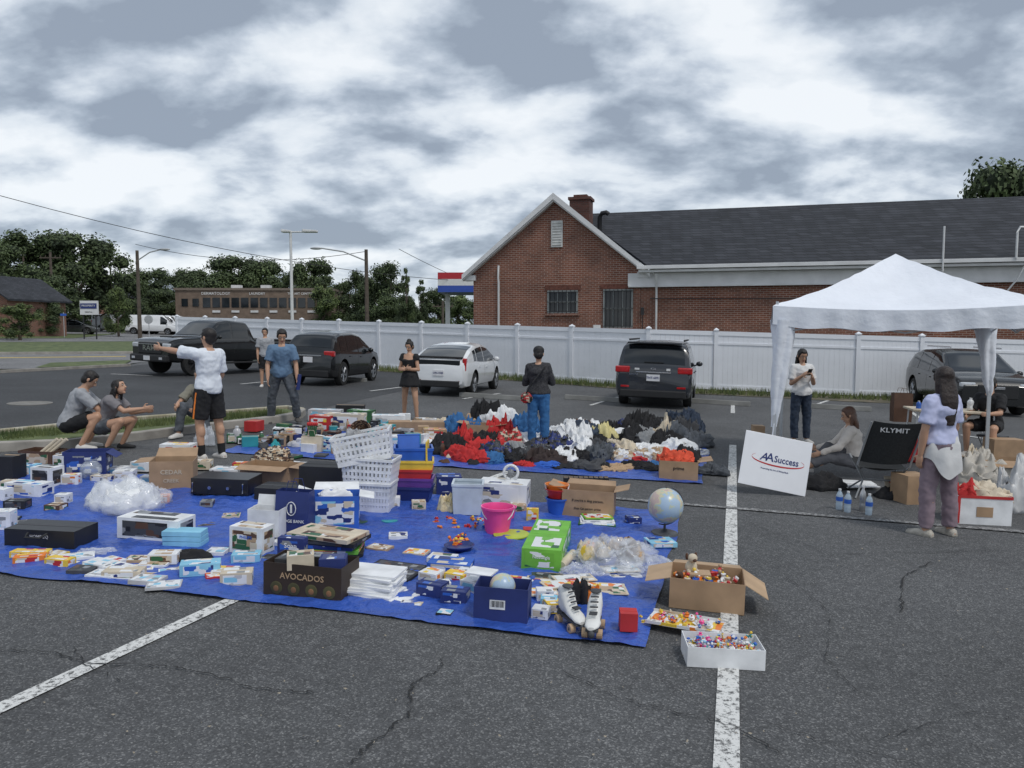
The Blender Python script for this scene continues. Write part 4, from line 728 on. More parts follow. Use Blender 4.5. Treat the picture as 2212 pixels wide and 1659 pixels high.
mb=MB(); mb.tube([(-1.5,-1.56,.8),(-1.53,-1.6,.5),(-1.5,-1.58,.35)],.008,6); mk(mb,'strap',tf,tent)

# ================= SMALL GOODS =================
def Rzv(rz,v): return Matrix.Rotation(R(rz),3,'Z')@V(v)
PRN=[('white','blue','white','navy','cream','light blue','white'),('white','white','navy','white','cream','white','grey'),('dark grey','black','grey','dark grey','brown','black'),('white','red','white','yellow','cream','white','orange'),('green','white','green','white','dark green','green','white'),('white','white','silver','white','light blue','white','grey'),('cream','brown','tan','cream','dark green','white','tan'),('navy','navy','white','blue','navy','grey','navy')]
def carton(u,v,w,h,d=.22,rz=0,c='kraft',pr=None,lab=None,txt=None,tc='black',ts=.3,name='cardboard_box',cat='box',dz=.02,group=None,tape='tan',z=0,seed=0,rough=.6):
    k=K(u,v); W=w/k; H=h/k; p=P(u,v,dz+z)+Rzv(rz,(0,d/2,0)); mb=MB()
    mb.box((0,0,H/2),(W,d,H)); mb.box((0,0,H+.0008),(W*.99,min(.05,d*.15),.002),2)
    if pr is not None:
        mb.box((-W*.04,-d/2-.0006,H*.5),(W*.74,.002,H*.72),1); mb.box((W/2+.0006,0,H*.5),(.002,d*.7,H*.7),1); mb.box((-W/2-.0006,0,H*.5),(.002,d*.7,H*.7),1); mb.box((-W*.08,d*.28,H+.0006),(W*.7,d*.36,.0015),1); mb.box((W*.06,-d*.28,H+.0006),(W*.7,d*.3,.0015),1)
    o=mk(mb,name,[cm(c,rough),printm(PRN[pr],1.6/max(W,.1)+7,seed) if pr is not None else cm(c,rough),cm(tape if pr is None else c)],loc=p,rz=rz,bev=.002,tilt=True,label=lab or f'{c} cardboard box on the blue tarp',cat=cat,group=group)
    if txt:
        for i,t in enumerate(txt.split('|')): text(t,ts*H*(1-.25*i),cm(tc),o,(0,-d/2-.003,H*(.62-.28*i)))
    return o
def openbox(u,v,w,h,d,rz,c,lab,fl=(110,100,110,110),pr=None,txt=None,tc='black',ts=.3,dz=.02,inner=None,name='open_cardboard_box'):
    k=K(u,v); W=w/k; H=h/k; p=P(u,v,dz)+Rzv(rz,(0,d/2,0)); r=top(name,lab,'box',p,rz); t=.005
    mb=MB(); mb.box((0,0,t/2),(W,d,t)); mb.box((0,-d/2+t/2,H/2+t/2),(W,t,H-t)); mb.box((0,d/2-t/2,H/2+t/2),(W,t,H-t)); mb.box((-W/2+t/2,0,H/2+t/2),(t,d-2*t,H-t)); mb.box((W/2-t/2,0,H/2+t/2),(t,d-2*t,H-t))
    if pr is not None: mb.box((0,-d/2-.001,H*.5),(W*.8,.002,H*.7),1); mb.box((W/2+.001,0,H*.5),(.002,d*.7,H*.7),1)
    mk(mb,'carton',[cm(c),printm(PRN[pr or 0],14,2)],r)
    for i,(hx,hy,ax,ln) in enumerate(((0,-d/2,'f',W),(0,d/2,'b',W),(-W/2,0,'l',d),(W/2,0,'r',d))):
        if fl[i] is None: continue
        a=R(fl[i]); out={'f':V((0,-1,0)),'b':V((0,1,0)),'l':V((-1,0,0)),'r':V((1,0,0))}[ax]; al=V((abs(out.y),abs(out.x),0)); dr=out*math.sin(a)+V((0,0,math.cos(a)))
        fw=min(d,W)*.46; p0=V((hx,hy,H)); nn=al.cross(dr).normalized()*.002
        q_=[p0-al*ln*.49,p0+al*ln*.49,p0+al*ln*.47+dr*fw,p0-al*ln*.47+dr*fw]; mb=MB(); mb.loft([[x-nn for x in q_],[x+nn for x in q_]]); mk(mb,'flap',cm(inner or c),r)
    if txt:
        for i,t_ in enumerate(txt.split('|')): text(t_,ts*H*(1-.2*i),cm(tc),r,(0,-d/2-.004,H*(.62-.3*i)))
    return r,p,W,H,d
def heap(u,v,w,h,d,c,lab,cat='clothes',name='clothes_pile',rz=0,dz=.015,z=0,m=None,seed=None,fold=1.0,group=None,n=40,loc=None):
    k=K(u,v); W=w/k/2; H=h/k; D=d/2; p=loc if loc is not None else P(u,v,dz+z)+V((0,D*.8,0)); sd=V((random.uniform(0,99),random.uniform(0,99),0)) if seed is None else V((seed,seed,0)); rs=[]; nk_=n//2
    sx_=random.uniform(1.2,3.4) if n>50 else 1.6; sy_=random.uniform(1.2,3.4) if n>50 else 1.6
    for i in range(nk_+1):
        a=math.pi/2*i/nk_; ring=[]
        for j in range(n):
            t=2*math.pi*j/n; ca=math.cos(a)**.75; dr=V((math.cos(t)*ca,math.sin(t)*ca,math.sin(a))); q=V((dr.x*sx_,dr.y*sy_,dr.z*1.6))+sd
            ed=1+.65*noise.noise(V((math.cos(t)*1.3,math.sin(t)*1.3,sd.x)))+.16*noise.noise(V((math.cos(t)*4,math.sin(t)*4,sd.x)))
            f=1-.16*fold*abs(noise.noise(q*1.8))+.05*fold*noise.noise(q*5)
            zf=1+.55*noise.noise(q*1.1+V((7,0,0)))-.75*fold*abs(noise.noise(q*1.7))+.10*fold*noise.noise(q*4.5)
            if i==nk_: q=V((0,0,1.6))+sd; zf=1+.55*noise.noise(q*1.1+V((7,0,0)))-.75*fold*abs(noise.noise(q*1.7))
            ring.append(V((dr.x*W*f*ed,dr.y*D*f*ed,max(0,math.sin(a)**.7*H*max(.1,zf)))))
        rs.append(ring)
    mb=MB(); mb.loft(rs); o=mk(mb,name,m or cm(c,.9,var=.12,s=12),loc=p,rz=rz,smooth=180,tilt=True,label=lab,cat=cat,group=group); return o
def flat(u,v,w,d,c,lab,rz=0,th=.012,pr=None,cat='book',name='book',z=0,seed=0,group=None):
    k=K(u,v); W=w/k; p=P(u,v,.018+z); mb=MB(); mb.box((0,0,th/2),(W,d,th)); mb.box((0,0,th/2),(W*.985,d*1.004-.004,th*.7),1)
    if pr is not None: mb.box((0,0,th+.0004),(W*.9,d*.88,.001),2)
    return mk(mb,name,[cm(c),cm('white'),printm(PRN[pr if pr is not None else 0],22,seed)],loc=p,rz=rz,tilt=True,bev=.001,label=lab,cat=cat,group=group)
def bottle(p,h,r_,c,lab,capc='white',name='bottle',m=None,lb=None,group=None):
    e=top(name,lab,'bottle',p,0,group); mb=MB(); mb.lathe([(r_*.9,0),(r_,h*.04),(r_,h*.3),(r_*.93,h*.34),(r_,h*.4),(r_,h*.68),(r_*.75,h*.8),(r_*.36,h*.9),(r_*.36,h*.93)],18); mk(mb,'bottle_body',m or cm(c,.2),e,smooth=50)
    mb=MB(); mb.lathe([(r_*.42,h*.92),(r_*.42,h),(r_*.1,h*1.004)],14); mk(mb,'cap',cm(capc),e,smooth=40)
    if lb: mb=MB(); mb.lathe([(r_*1.02,h*.42),(r_*1.02,h*.62)],18,cap=False); mk(mb,'label_band',cm(lb),e,smooth=60)
    return e
def toy(p,s,c1,c2,lab='small colourful plastic toy',group='small plastic toys'):
    mb=MB(); k=random.choice((0,1,2)); a=random.uniform(0,360)
    if k==0: mb.ell((0,0,s*.45),(s*.28,s*.22,s*.45),n=10,k=7); mb.ell((0,0,s*1.05),(s*.27,)*3,n=10,k=7,m=1); [mb.tube([(0,0,s*.6),(q*s*.55,.1*s,s*.5)],s*.09,6,1) for q in(-1,1)]
    elif k==1: mb.box((0,0,s*.25),(s*1.3,s*.6,s*.3)); mb.box((-s*.1,0,s*.5),(s*.6,s*.5,s*.3),1); [mb.tube([(x*s,-.33*s,s*.14),(x*s,.33*s,s*.14)],s*.15,8,1) for x in(-.4,.4)]
    else: mb.lathe([(s*.5,0),(s*.62,s*.1),(s*.3,s*.3),(s*.45,s*.7),(s*.1,s*.8)],12); mb.ell((0,0,s*.85),(s*.16,)*3,n=8,k=6,m=1)
    o=mk(mb,'toy',[cm(c1,.35),cm(c2,.35)],loc=p,rz=a,smooth=50,tilt=True,label=lab,cat='toy',group=group); o.rotation_euler[0]+=random.choice((0,1.3,-.6)); return o
def tarp(corners,lab,n=110):
    mb=MB(); a,b,c,d=[P(*q) for q in corners]; g=[]
    for i in range(n+1):
        for j in range(n+1):
            s,t=i/n,j/n; p=a.lerp(b,s).lerp(d.lerp(c,s),t); e=min(s,1-s,t,1-t)
            rn=abs(noise.noise(p*2.6+V((5,0,0)))); wz=.012+.014*noise.noise(p*1.7)+.030*max(0,1-rn*5)*.6+.014*max(0,1-abs(noise.noise(p*6+V((2,0,0))))*6)
            p.x+=.06*noise.noise(p*1.1+V((3,3,3))); p.y+=.06*noise.noise(p*1.3)
            g.append(V((p.x,p.y,gz(p.x)+.006+max(.002,wz*min(1,.5+e*9)))))
    mb.add(g,[(i*(n+1)+j,(i+1)*(n+1)+j,(i+1)*(n+1)+j+1,i*(n+1)+j+1) for i in range(n) for j in range(n)])
    return mk(mb,'tarp',mat((.034,.095,.42),.34,.16,3,.9,8,name='blue_tarpaulin',dist=.06),smooth=180,label=lab,cat='tarp')
tarp([(-420,1190),(1392,1404),(1472,1108),(-120,1000)],'large bright blue tarpaulin spread on asphalt, covered in goods',150)
tarp([(470,978),(1518,1046),(1530,966),(640,924)],'second blue tarpaulin spread further back, covered in clothes',60)
# left-back group
carton(12,1042,32,52,.25,0,'black',None,'black speaker box on the blue tarp',name='speaker')
carton(45,1032,52,22,.2,5,'light blue',0); carton(48,1076,86,27,.2,-8,'white',0,'white and blue printed carton on the tarp'); carton(88,1056,50,42,.2,-10,'white',2,'white carton with dark appliance picture')
openbox(75,1014,76,36,.3,-5,'brown','open brown produce box with rolled papers inside',(None,)*4,6)
for i in range(3): mb=MB(); mb.tube([(0,0,0),(.25,.05,.22)],.025,10); mk(mb,'paper_roll',cm('cream'),loc=P(66+i*10,1012,.12)+V((0,.12,0)),smooth=50,label='rolled paper sticking out of a brown box',cat='paper roll',group='paper rolls')
carton(126,1036,26,48,.14,-10,'white',6); openbox(182,1036,86,56,.28,12,'navy','open dark blue printed appliance carton',(None,100,None,120),7)
e=top('glass_bowl','round clear glass jar standing on the tarp','jar',P(197,1038,.02)); mb=MB(); mb.lathe([(.05,0),(.09,.02),(.12,.09),(.11,.16),(.06,.21),(.07,.24)],20,cap=False); mk(mb,'glass',mat((.55,.6,.65),.05,.05,alpha=.45,coat=1,name='clear_glass'),e,smooth=60)
carton(240,1030,50,15,.2,0,'white',5); carton(130,1093,26,20,.12,0,'white',1); carton(265,1040,40,18,.2,12,'white',1); carton(300,1022,40,20,.2,-6,'white',5)
plast=mat((.82,.85,.90),.13,.06,20,.5,18,alpha=.36,coat=.8,name='clear_plastic',dist=.02); 
heap(243,1108,170,50,.55,'white','folded white quilt packed in clear plastic','bedding','bagged_quilt',fold=.4,seed=3,n=56); heap(243,1112,205,58,.68,'white','clear plastic bag wrapped around a white quilt','bag','plastic_bag',m=plast,dz=.014,fold=.9,seed=3.1,n=56)
openbox(370,1062,88,62,.34,14,'kraft','open cardboard grill carton with side flap down',(None,60,95,None),None,'CEDAR|CREEK|Grillware','cream',.22)
carton(377,1000,66,36,.25,0,'white',3); 
r=top('amplifier','black rack amplifier with chrome handles on the tarp','amplifier',P(476,1078,.02)+V((0,.2,0)),-3); mb=MB(); mb.box((0,0,.11),(.62,.4,.17)); [mb.box((x,y,.015),(.05,.05,.03)) for x in(-.25,.25) for y in(-.15,.15)]; mk(mb,'case',cm('black',.35),r,bev=.004)
for x in(-.27,.27): mb=MB(); mb.tube([(x,-.2,.05),(x,-.25,.06),(x,-.25,.15),(x,-.2,.16)],.008,6); mk(mb,'handle',chrome,r)
for x in(-.1,.1): mb=MB(); mb.tube([(x,-.2,.1),(x,-.225,.1)],.018,12); mk(mb,'knob',chrome,r)
carton(482,1032,60,14,.25,0,'white',5); carton(430,1018,44,18,.2,8,'cream',6)
openbox(570,1052,112,42,.35,-10,'kraft','open cardboard box holding leopard print cloth',(100,None,None,95)); heap(590,1030,95,40,.3,'tan','leopard print blanket bundled in a box','cloth','blanket',z=.1,m=printm(('tan','brown','cream','black'),30,2))
carton(597,1086,100,26,.35,-6,'black',None,'black video cassette player on the tarp',tape='dark grey',name='video_player',cat='electronics'); carton(690,1080,92,68,.35,-4,'black',None,'black subwoofer cube on the tarp',tape='black',name='subwoofer',cat='speaker')
def paperbag(u,v,w,h,d,c,lab,logo=None,rz=0,z=0):
    k=K(u,v); W=w/k; H=h/k; r=top('paper_bag',lab,'bag',P(u,v,.02+z)+V((0,d/2,0)),rz); mb=MB(); R0=[]
    for z_,s in((0,.96),(H*.5,1.02),(H,1.0)): R0.append([V((x*W/2*s,y*d/2*(s if z_<H else .8),z_)) for x,y in((-1,-1),(1,-1),(1,0),(1,1),(-1,1),(-1,0))])
    mb.loft(R0,cap=False); mb.box((0,0,.004),(W*.94,d*.94,.006)); mk(mb,'bag_body',cm(c,.5,bump=.3,bs=8),r)
    for y in(-.4,.4): mb=MB(); mb.tube([(-W*.2,y*d,H),(-W*.12,y*d,H+.09),(W*.12,y*d,H+.09),(W*.2,y*d,H)],.004,6); mk(mb,'handle',cm(c),r)
    if logo: text(logo,H*.10,cm('white'),r,(0,-d/2*1.04-.002,H*.3)); mb=MB(); [mb.tube([(W*.14*math.cos(a),-d/2-.008,H*.6+W*.2*math.sin(a)),(W*.14*math.cos(a+.53),-d/2-.008,H*.6+W*.2*math.sin(a+.53))],.004,5) for a in [i*.52 for i in range(12)]]; mb.box((0,-d/2-.008,H*.6),(W*.06,.003,W*.25)); mk(mb,'logo',cm('white'),r)
    return r
paperbag(632,1158,74,92,.16,'navy','dark navy paper shopping bag with white lighthouse logo','BRIDGE BANK',-8)
openbox(723,1148,102,72,.3,10,'blue','open blue printed carton with white cloth inside',(None,70,70,100),0,inner='white'); heap(722,1138,80,20,.2,'white','white cloth spilling from a printed carton','cloth','cloth',dz=.26)
openbox(568,1166,70,60,.2,-6,'white','open white carton with tall flap',(None,10,None,None)); carton(531,1202,80,58,.18,-14,'white',6,'white light bulb carton with brown picture',txt='PHILIPS',tc='blue',ts=.16)
def basket(p,W,D,H,c,lab,rz=0,lat=True,tl=0,grp='stacked white plastic baskets',name='plastic_basket'):
    mb=MB(); mb.box((0,0,.006),(W*.88,D*.88,.01))
    for y in(-1,1):
        mb.box((0,y*D/2,H),(W,.02,.025)); mb.box((y*W/2,0,H),(.02,D,.025))
        if lat:
            n_=12
            for i in range(n_): x=(-.5+(i+.5)/n_); mb.loft([[V((x*W*s+a,y*D/2*s+b,z)) for a,b in((-.012,-.003),(.012,-.003),(.012,.003),(-.012,.003))] for s,z in((.9,0),(1,H))])
            for i in range(8): x=(-.5+(i+.5)/8); mb.loft([[V((y*W/2*s+a,x*D*s+b,z)) for a,b in((-.003,-.014),(.003,-.014),(.003,.014),(-.003,.014))] for s,z in((.9,0),(1,H))])
            for f_ in(.3,.55,.8): s=.9+.1*f_; mb.box((0,y*D/2*s,H*f_),(W*s,.006,.03)); mb.box((y*W/2*s,0,H*f_),(.006,D*s,.03))
            mb.box((0,y*D/2*.91,H*.08),(W*.91,.007,.05))
        else:
            mb.loft([[V((x*W/2*s,y*D/2*s+b,z)) for x,b in((-1,-.004),(1,-.004),(1,.004),(-1,.004))] for s,z in((.88,0),(1,H))]); mb.loft([[V((y*W/2*s+b,x*D/2*s,z)) for x,b in((-1,-.004),(1,-.004),(1,.004),(-1,.004))] for s,z in((.88,0),(1,H))])
    o=mk(mb,name,cm(c,.35),loc=p,rz=rz,tilt=True,label=lab,cat='basket',group=grp); o.rotation_euler[1]+=R(tl); return o
bp=P(795,1112,.02)+V((0,.17,0))
for i,(x,t_) in enumerate(((.10,0),(.06,1),(.02,-12))): basket(bp+V((x-.06,0,[0,.27,.50][i])),[.38,.52,.58][i],.34,[.28,.26,.28][i],'white','white slotted plastic basket in a tall leaning stack',[-5,-7,4][i],tl=t_)
heap(780,1030,50,24,.25,'grey','clear bag of small parts lying in a white basket','bag','plastic_bag',m=mat((.35,.35,.36),.3,.4,20,alpha=.8,name='parts_bag'),loc=bp+V((-.12,0,.66)))
bp=P(888,1090,.02)+V((0,.2,0))
for i,c in enumerate(('navy','purple','red','yellow','blue')): basket(bp+V((.012*(i%2),0,.095*i)),.40,.30,.14+.04*(i==4),c,f'{c} plastic toy bin in a colourful stack',-3+i*3,lat=False,grp='stacked coloured plastic bins',name='plastic_bin')
mb=MB(); mb.box((0,0,.12),(.24,.02,.24)); mb.box((0,.0,.23),(.25,.03,.02)); o=mk(mb,'plastic_bin',cm('blue',.35),loc=bp+V((-.05,.05,.46)),rz=10,label='blue plastic bin standing on its side atop the stack',cat='basket',bev=.01); o.rotation_euler[0]=R(-20)
mb=MB(); mb.box((0,0,.10),(.02,.22,.24)); o=mk(mb,'plastic_bin',cm('yellow',.35),loc=bp+V((.16,-.04,.42)),label='yellow plastic bin side leaning on the stack',cat='basket',bev=.01)
carton(970,1072,54,38,.25,8,'navy',7); heap(965,1112,40,38,.2,'yellow','clear bag of yellow toys','bag','plastic_bag',m=mat((.75,.6,.35),.3,.4,20,name='yellow_bag'))
basket(P(1008,1118,.02)+V((0,.15,0)),.3,.28,.3,(.55,.62,.68),'clear plastic storage tub on the tarp',lat=False,grp=None,name='storage_tub')
carton(1083,1102,108,52,.35,-8,'white',1,'large white carton with grey print on the tarp')
mb=MB(); [mb.tube([(.075*math.cos(a),0,.10+.075*math.sin(a)),(.075*math.cos(a+.36),0,.10+.075*math.sin(a+.36))],.016,8) for a in [i*.35 for i in range(18)]]; mb.box((0,0,.012),(.12,.08,.024)); mb.ell((0,0,.10),(.035,.03,.035),m=1)
for k_ in range(8): mb.tube([(0,-.02,.10),(.07*math.cos(k_*.785),-.02,.10+.07*math.sin(k_*.785))],.003,4,m=1)
mk(mb,'desk_fan',[cm('white',.4),cm('grey')],loc=P(1083,1102,.26)+V((.1,.2,0)),rz=-10,smooth=50,label='small round white desk fan on top of a carton',cat='fan')
openbox(1268,1122,112,58,.32,-12,'kraft','open brown shipping carton with printed slogan, full of discs',(None,80,75,75),None,"If you're a dog person,|Doja Cat person. prime",'black',.13)
for i in range(9): carton(1222+i*11,1080,9,24,.14,0,'black',None,'black disc case standing upright in a carton',name='disc_case',cat='disc case',dz=.12,group='disc cases in a carton')
def bucket(u,v,w,h,c,lab,handle=True,z=0):
    k=K(u,v); rr=w/k/2; H=h/k; r=top('bucket',lab,'bucket',P(u,v,.02+z)+V((0,rr,0)),0); mb=MB(); mb.lathe([(rr*.72,0),(rr*.95,H*.9),(rr*1.04,H*.92),(rr*1.04,H),(rr*.95,H),(rr*.9,H*.9),(rr*.68,.01)],24); mk(mb,'bucket_body',cm(c,.35),r,smooth=40)
    if handle: mb=MB(); mb.tube([(rr*1.0*math.cos(a),-rr*.55*math.sin(a)-.02,H-rr*.9*math.sin(a)) for a in [math.pi*i/12 for i in range(13)]],.006,6); mk(mb,'handle',cm('white'),r,smooth=60)
bucket(1073,1163,72,58,'pink','hot pink plastic toy bucket on the tarp'); bucket(1204,1120,50,36,'blue','blue plastic bucket in a nested stack',False); bucket(1204,1118,52,20,'red','red plastic bucket nested on a blue one',False,.16); bucket(1204,1117,52,14,'orange','orange plastic bucket nested on top',True,.23); bucket(1095,1130,40,28,'pink','small pink plastic cup behind the bucket',False)
for i in range(22): toy(P(random.uniform(935,1050),random.uniform(1126,1150),.02),.045,random.choice(('red','orange','red','blue')),random.choice(('yellow','orange','light blue','red')))
for i in range(14): toy(P(random.uniform(975,1012),random.uniform(1160,1186),.025),.055,random.choice(('orange','red','orange','navy')),random.choice(('yellow','orange')))
mb=MB(); mb.lathe([(.02,0),(.10,.01),(.13,.04),(.12,.045),(.09,.02)],24); mk(mb,'dish',cm('navy',.3),loc=P(992,1192,.02),smooth=40,label='dark blue dish holding orange toys',cat='dish')
mb=MB(); mb.lathe([(.15,0),(.165,.008),(.165,.018),(.14,.022),(.01,.024)],30); mk(mb,'flying_disc',cm((.45,.55,.05),.4),loc=P(1105,1162,.02),smooth=40,label='yellow-green plastic flying disc lying flat',cat='flying disc')
for u,v,c,rr in((842,1130,'teal',.08),(778,1133,'dark green',.07)): mb=MB(); mb.lathe([(rr*.7,0),(rr,0),(rr,.01),(rr*.7,.012)],24); mk(mb,'plastic_ring',cm(c,.4),loc=P(u,v,.02),label=f'{c} plastic ring lying on the tarp',cat='ring')
carton(1150,1130,26,27,.05,0,'yellow',3); flat(1155,1150,50,.12,'red','red flat toy tray',th=.02,cat='tray',name='toy_tray')
carton(1168,1238,86,46,.95,-9,'green',4,'long lime green printed carton on the tarp',tc='white',txt='Nostalgia',ts=.22)
for i in range(4): flat(1290,1135-i*2,80-i*6,.2,random.choice(('dark green','white','green')),'flat boxed book on the tarp',rz=i*5-8,pr=i,z=.013*i,seed=i)
gm=bpy.data.materials.new('globe_map'); gm.use_nodes=True; nt=gm.node_tree; b=nt.nodes['Principled BSDF']; tcn=nt.nodes.new('ShaderNodeTexCoord'); nn_=nt.nodes.new('ShaderNodeTexNoise'); nn_.inputs['Scale'].default_value=11; nn_.inputs['Detail'].default_value=8; rp=nt.nodes.new('ShaderNodeValToRGB'); rp.color_ramp.interpolation='CONSTANT'
nt.links.new(tcn.outputs['Object'],nn_.inputs[0]); nt.links.new(nn_.outputs[0],rp.inputs[0]); nt.links.new(rp.outputs[0],b.inputs['Base Color']); b.inputs['Roughness'].default_value=.3
for i,(ps,c) in enumerate(((0,(.38,.50,.64)),(.50,(.50,.54,.40)),(.54,(.62,.54,.38)),(.59,(.54,.42,.38)))):
    q=rp.color_ramp.elements[i] if i<2 else rp.color_ramp.elements.new(ps); q.position=ps; q.color=(*c,1)
kg=K(1435,1158); gl=top('globe','desktop world globe on a wire stand at the tarp edge','globe',P(1435,1158,.02),15); gr=38/kg; gc=V((0,0,62/kg))
mb=MB(); mb.ell(gc,(gr,gr,gr),n=32,k=20); mk(mb,'sphere',gm,gl,smooth=180)
mb=MB(); mb.tube([gc+V((gr*1.09*math.cos(a),0,gr*1.09*math.sin(a))) for a in [R(-110+i*14) for i in range(14)]],.006,8); mb.tube([(0,0,.02),(0,0,gc.z-gr*1.05)],.012,8); mb.lathe([(.02,.05),(.05,.03),(.12,.02),(.13,0)],20); mb.tube([gc+V((0,0,-gr*1.1)),gc+V((0,0,gr*1.1))],.004,6); mk(mb,'stand',cm('dark grey',.4),gl,smooth=50)
carton(1372,1137,30,14,.12,10,'navy',7); carton(1435,1188,60,10,.2,10,'light blue',0)
for i in range(12): heap(1310,1222,34,26,.14,'tan','brown and orange stuffed toy in a clear bag','toy','stuffed_toy',m=cm(random.choice(('orange','tan','cream','brown','yellow')),.9),loc=P(1318+random.uniform(-60,60),1215+random.uniform(-14,10),.03+random.uniform(0,.05)),group='stuffed toys in a clear bag',fold=.5,n=24)
heap(1322,1238,200,48,.55,'white','large clear plastic bag with stuffed toys inside','bag','plastic_bag',m=plast,fold=1.1,n=56); heap(1400,1250,120,28,.55,'white','crumpled clear plastic bag on the tarp','bag','plastic_bag',m=plast,fold=1.3,n=56); heap(1265,1255,110,20,.3,'white','crumpled clear plastic wrap on the tarp','bag','plastic_bag',m=plast,fold=1.3,n=56); flat(1345,1245,70,.2,'white','white printed sheets under plastic',rz=10,cat='paper',name='paper',pr=1)
mb=MB(); mb.tube([(0,0,.035),(.12,.35,.035)],.035,14); mk(mb,'poster_roll',cm('cream'),loc=P(1212,1238,.02),smooth=50,tilt=True,label='rolled cream poster lying beside the plastic bag',cat='poster roll')
# left front
r=carton(85,1188,158,38,.32,-4,'black',None,'black zipped electronics carry case on the tarp',txt='HOME EQ',tc='silver',ts=.25,name='carry_case',cat='case',rough=.4,tape='dark grey'); mb=MB(); mb.tube([(-.08,-.18,.12),(-.06,-.24,.1),(.06,-.24,.1),(.08,-.18,.12)],.01,6); mk(mb,'handle',blk,r)
carton(318,1172,145,46,.26,-10,'white',2,'large white carton with board game pictures'); 
for i in range(3): carton(392,1186,84,10,.16,-3+2*i,'light blue',None,'light blue foam block in a stack',name='foam_block',cat='foam block',z=.042*i,tape='light blue',group='stacked foam blocks')
for i,(u,v,w,h,c) in enumerate(((62,1222,60,14,'orange'),(75,1212,50,14,'yellow'),(45,1212,50,14,'yellow'),(120,1230,55,16,'yellow'))): carton(u,v,w,h,.1,20-10*i,c,3,f'small {c} boxed toy in a loose pile')
heap(195,1205,90,12,.16,'white','crumpled white plastic wrap','wrap','plastic_wrap',m=plast)
for i,(u,v,w,pr,c) in enumerate(((165,1212,70,5,'white'),(212,1228,50,5,'white'),(255,1235,70,1,'white'),(285,1250,95,6,'white'),(300,1232,60,3,'white'),(335,1225,60,6,'white'),(320,1262,65,5,'silver'),(225,1248,60,5,'white'),(355,1272,70,5,'silver'),(150,1225,30,1,'white'),(470,1250,50,3,'red'),(350,1205,50,3,'white'),(275,1215,60,1,'cream'),(240,1222,50,3,'white'),(370,1240,50,5,'white'),(55,1135,40,2,'dark grey'),(20,1128,40,2,'black'),(120,1205,36,1,'yellow'),(300,1215,50,6,'tan'),(265,1245,60,3,'red'),(180,1240,50,2,'dark grey'),(405,1232,40,6,'cream'),(600,1172,40,2,'grey'),(615,1180,50,5,'white'),(590,1210,46,2,'black'),(500,1120,36,6,'cream'),(455,1140,40,2,'grey'),(860,1165,40,1,'white'),(820,1190,50,6,'tan'),(900,1200,50,3,'cream'),(470,1200,40,5,'white'))): flat(u,v,w,.15,c,'glossy magazine or booklet on the blue tarp',rz=random.uniform(-30,30),th=random.choice((.008,.02,.03)),pr=pr,seed=i,group='loose booklets on the tarp')
for u,v,w,h,pr,rz,c in((350,1225,60,22,6,8,'white'),(432,1250,82,26,0,18,'light blue'),(510,1272,66,28,5,14,'cream'),(530,1222,60,18,5,10,'light blue'),(480,1252,50,12,3,0,'white'),(260,1255,80,14,1,5,'cream'),(200,1235,60,12,5,-20,'white'),(-5,1150,50,40,5,10,'white'),(20,1060,40,16,6,8,'cream'),(-20,1085,60,24,1,-5,'white'),(150,1052,34,22,3,12,'white'),(212,1046,40,14,1,-12,'cream'),(320,1050,36,16,5,4,'white'),(600,1030,30,16,2,10,'dark grey'),(640,1018,50,14,1,-10,'white'),(520,1020,36,16,3,6,'red'),(905,1105,30,16,6,10,'cream'),(680,1140,30,14,2,-10,'dark grey'),(850,1100,26,20,1,6,'white'),(1120,1110,34,14,6,5,'tan'),(1035,1080,40,18,5,8,'silver'),(350,1090,30,14,3,20,'orange'),(110,1110,34,14,6,-8,'brown'),(30,1105,44,18,2,6,'black'),(560,1110,30,12,1,-16,'cream'),(445,1100,26,12,2,10,'grey')): carton(u,v,w,h,.14,rz,c,pr,f'small {c} product carton on the tarp',seed=u%5)
heap(405,1218,70,22,.14,'black','black soft camera bag on the tarp','bag','camera_bag',fold=.4)
for i,(c,pr) in enumerate((('black',2),('green',3),('navy',7),('black',2),('cream',6))): carton(700-4*i,1212,165-12*(i%3),9,.34,8-7*i,c,pr,f'flat {c} board game box in a stack',z=.036*i,name='board_game',cat='board game',group='stacked board games',seed=i)
r,p,W,H,d=openbox(652,1298,182,72,.30,-12,(.035,.022,.016),'dark printed avocado produce box full of games',(None,)*4,None,'AVOCADOS','tan',.26)
for i in range(4): mb=MB(); mb.ell((-.19+.13*i,-d/2-.002,.055),(.045,.004,.045),n=14,k=8); mb.ell((-.19+.13*i,-d/2-.006,.05),(.02,.004,.022),n=12,k=6,m=1); mk(mb,'printed_avocado',[mat((.07,.065,.025),.6,.3,name='avocado_green'),mat((.22,.11,.05),.6,.2,name='avocado_pit')],r)
for i,(x,y,c,pr) in enumerate(((-.17,.03,'dark grey',2),(.05,.06,'black',2),(.18,-.03,'navy',7),(-.05,-.06,'cream',6))):
    mb=MB(); mb.box((0,0,.05),(.18,.14,.10)); mb.box((0,0,.1008),(.15,.11,.0015),1); mk(mb,'board_game',[cm(c),printm(PRN[pr],18,i)],loc=p+Rzv(-12,(x,y,H*.55+.02*i)),rz=-12+i*9,bev=.002,label=f'{c} boxed game packed in the produce box',cat='board game',group='boxed games in the produce box')
carton(628,1240,60,44,.08,-8,'navy',7,'blue and white soap box standing in the produce box',txt='Soap|Magic',tc='white',ts=.34,dz=.12)
for i in range(9): flat(808+random.uniform(-5,5),1288-i,118,.26,random.choice(('white','cream','white')),'white padded envelope in a tall stack',rz=-14+random.uniform(-7,7),th=.016,z=.0165*i,cat='envelope',name='envelope',group='stacked envelopes')
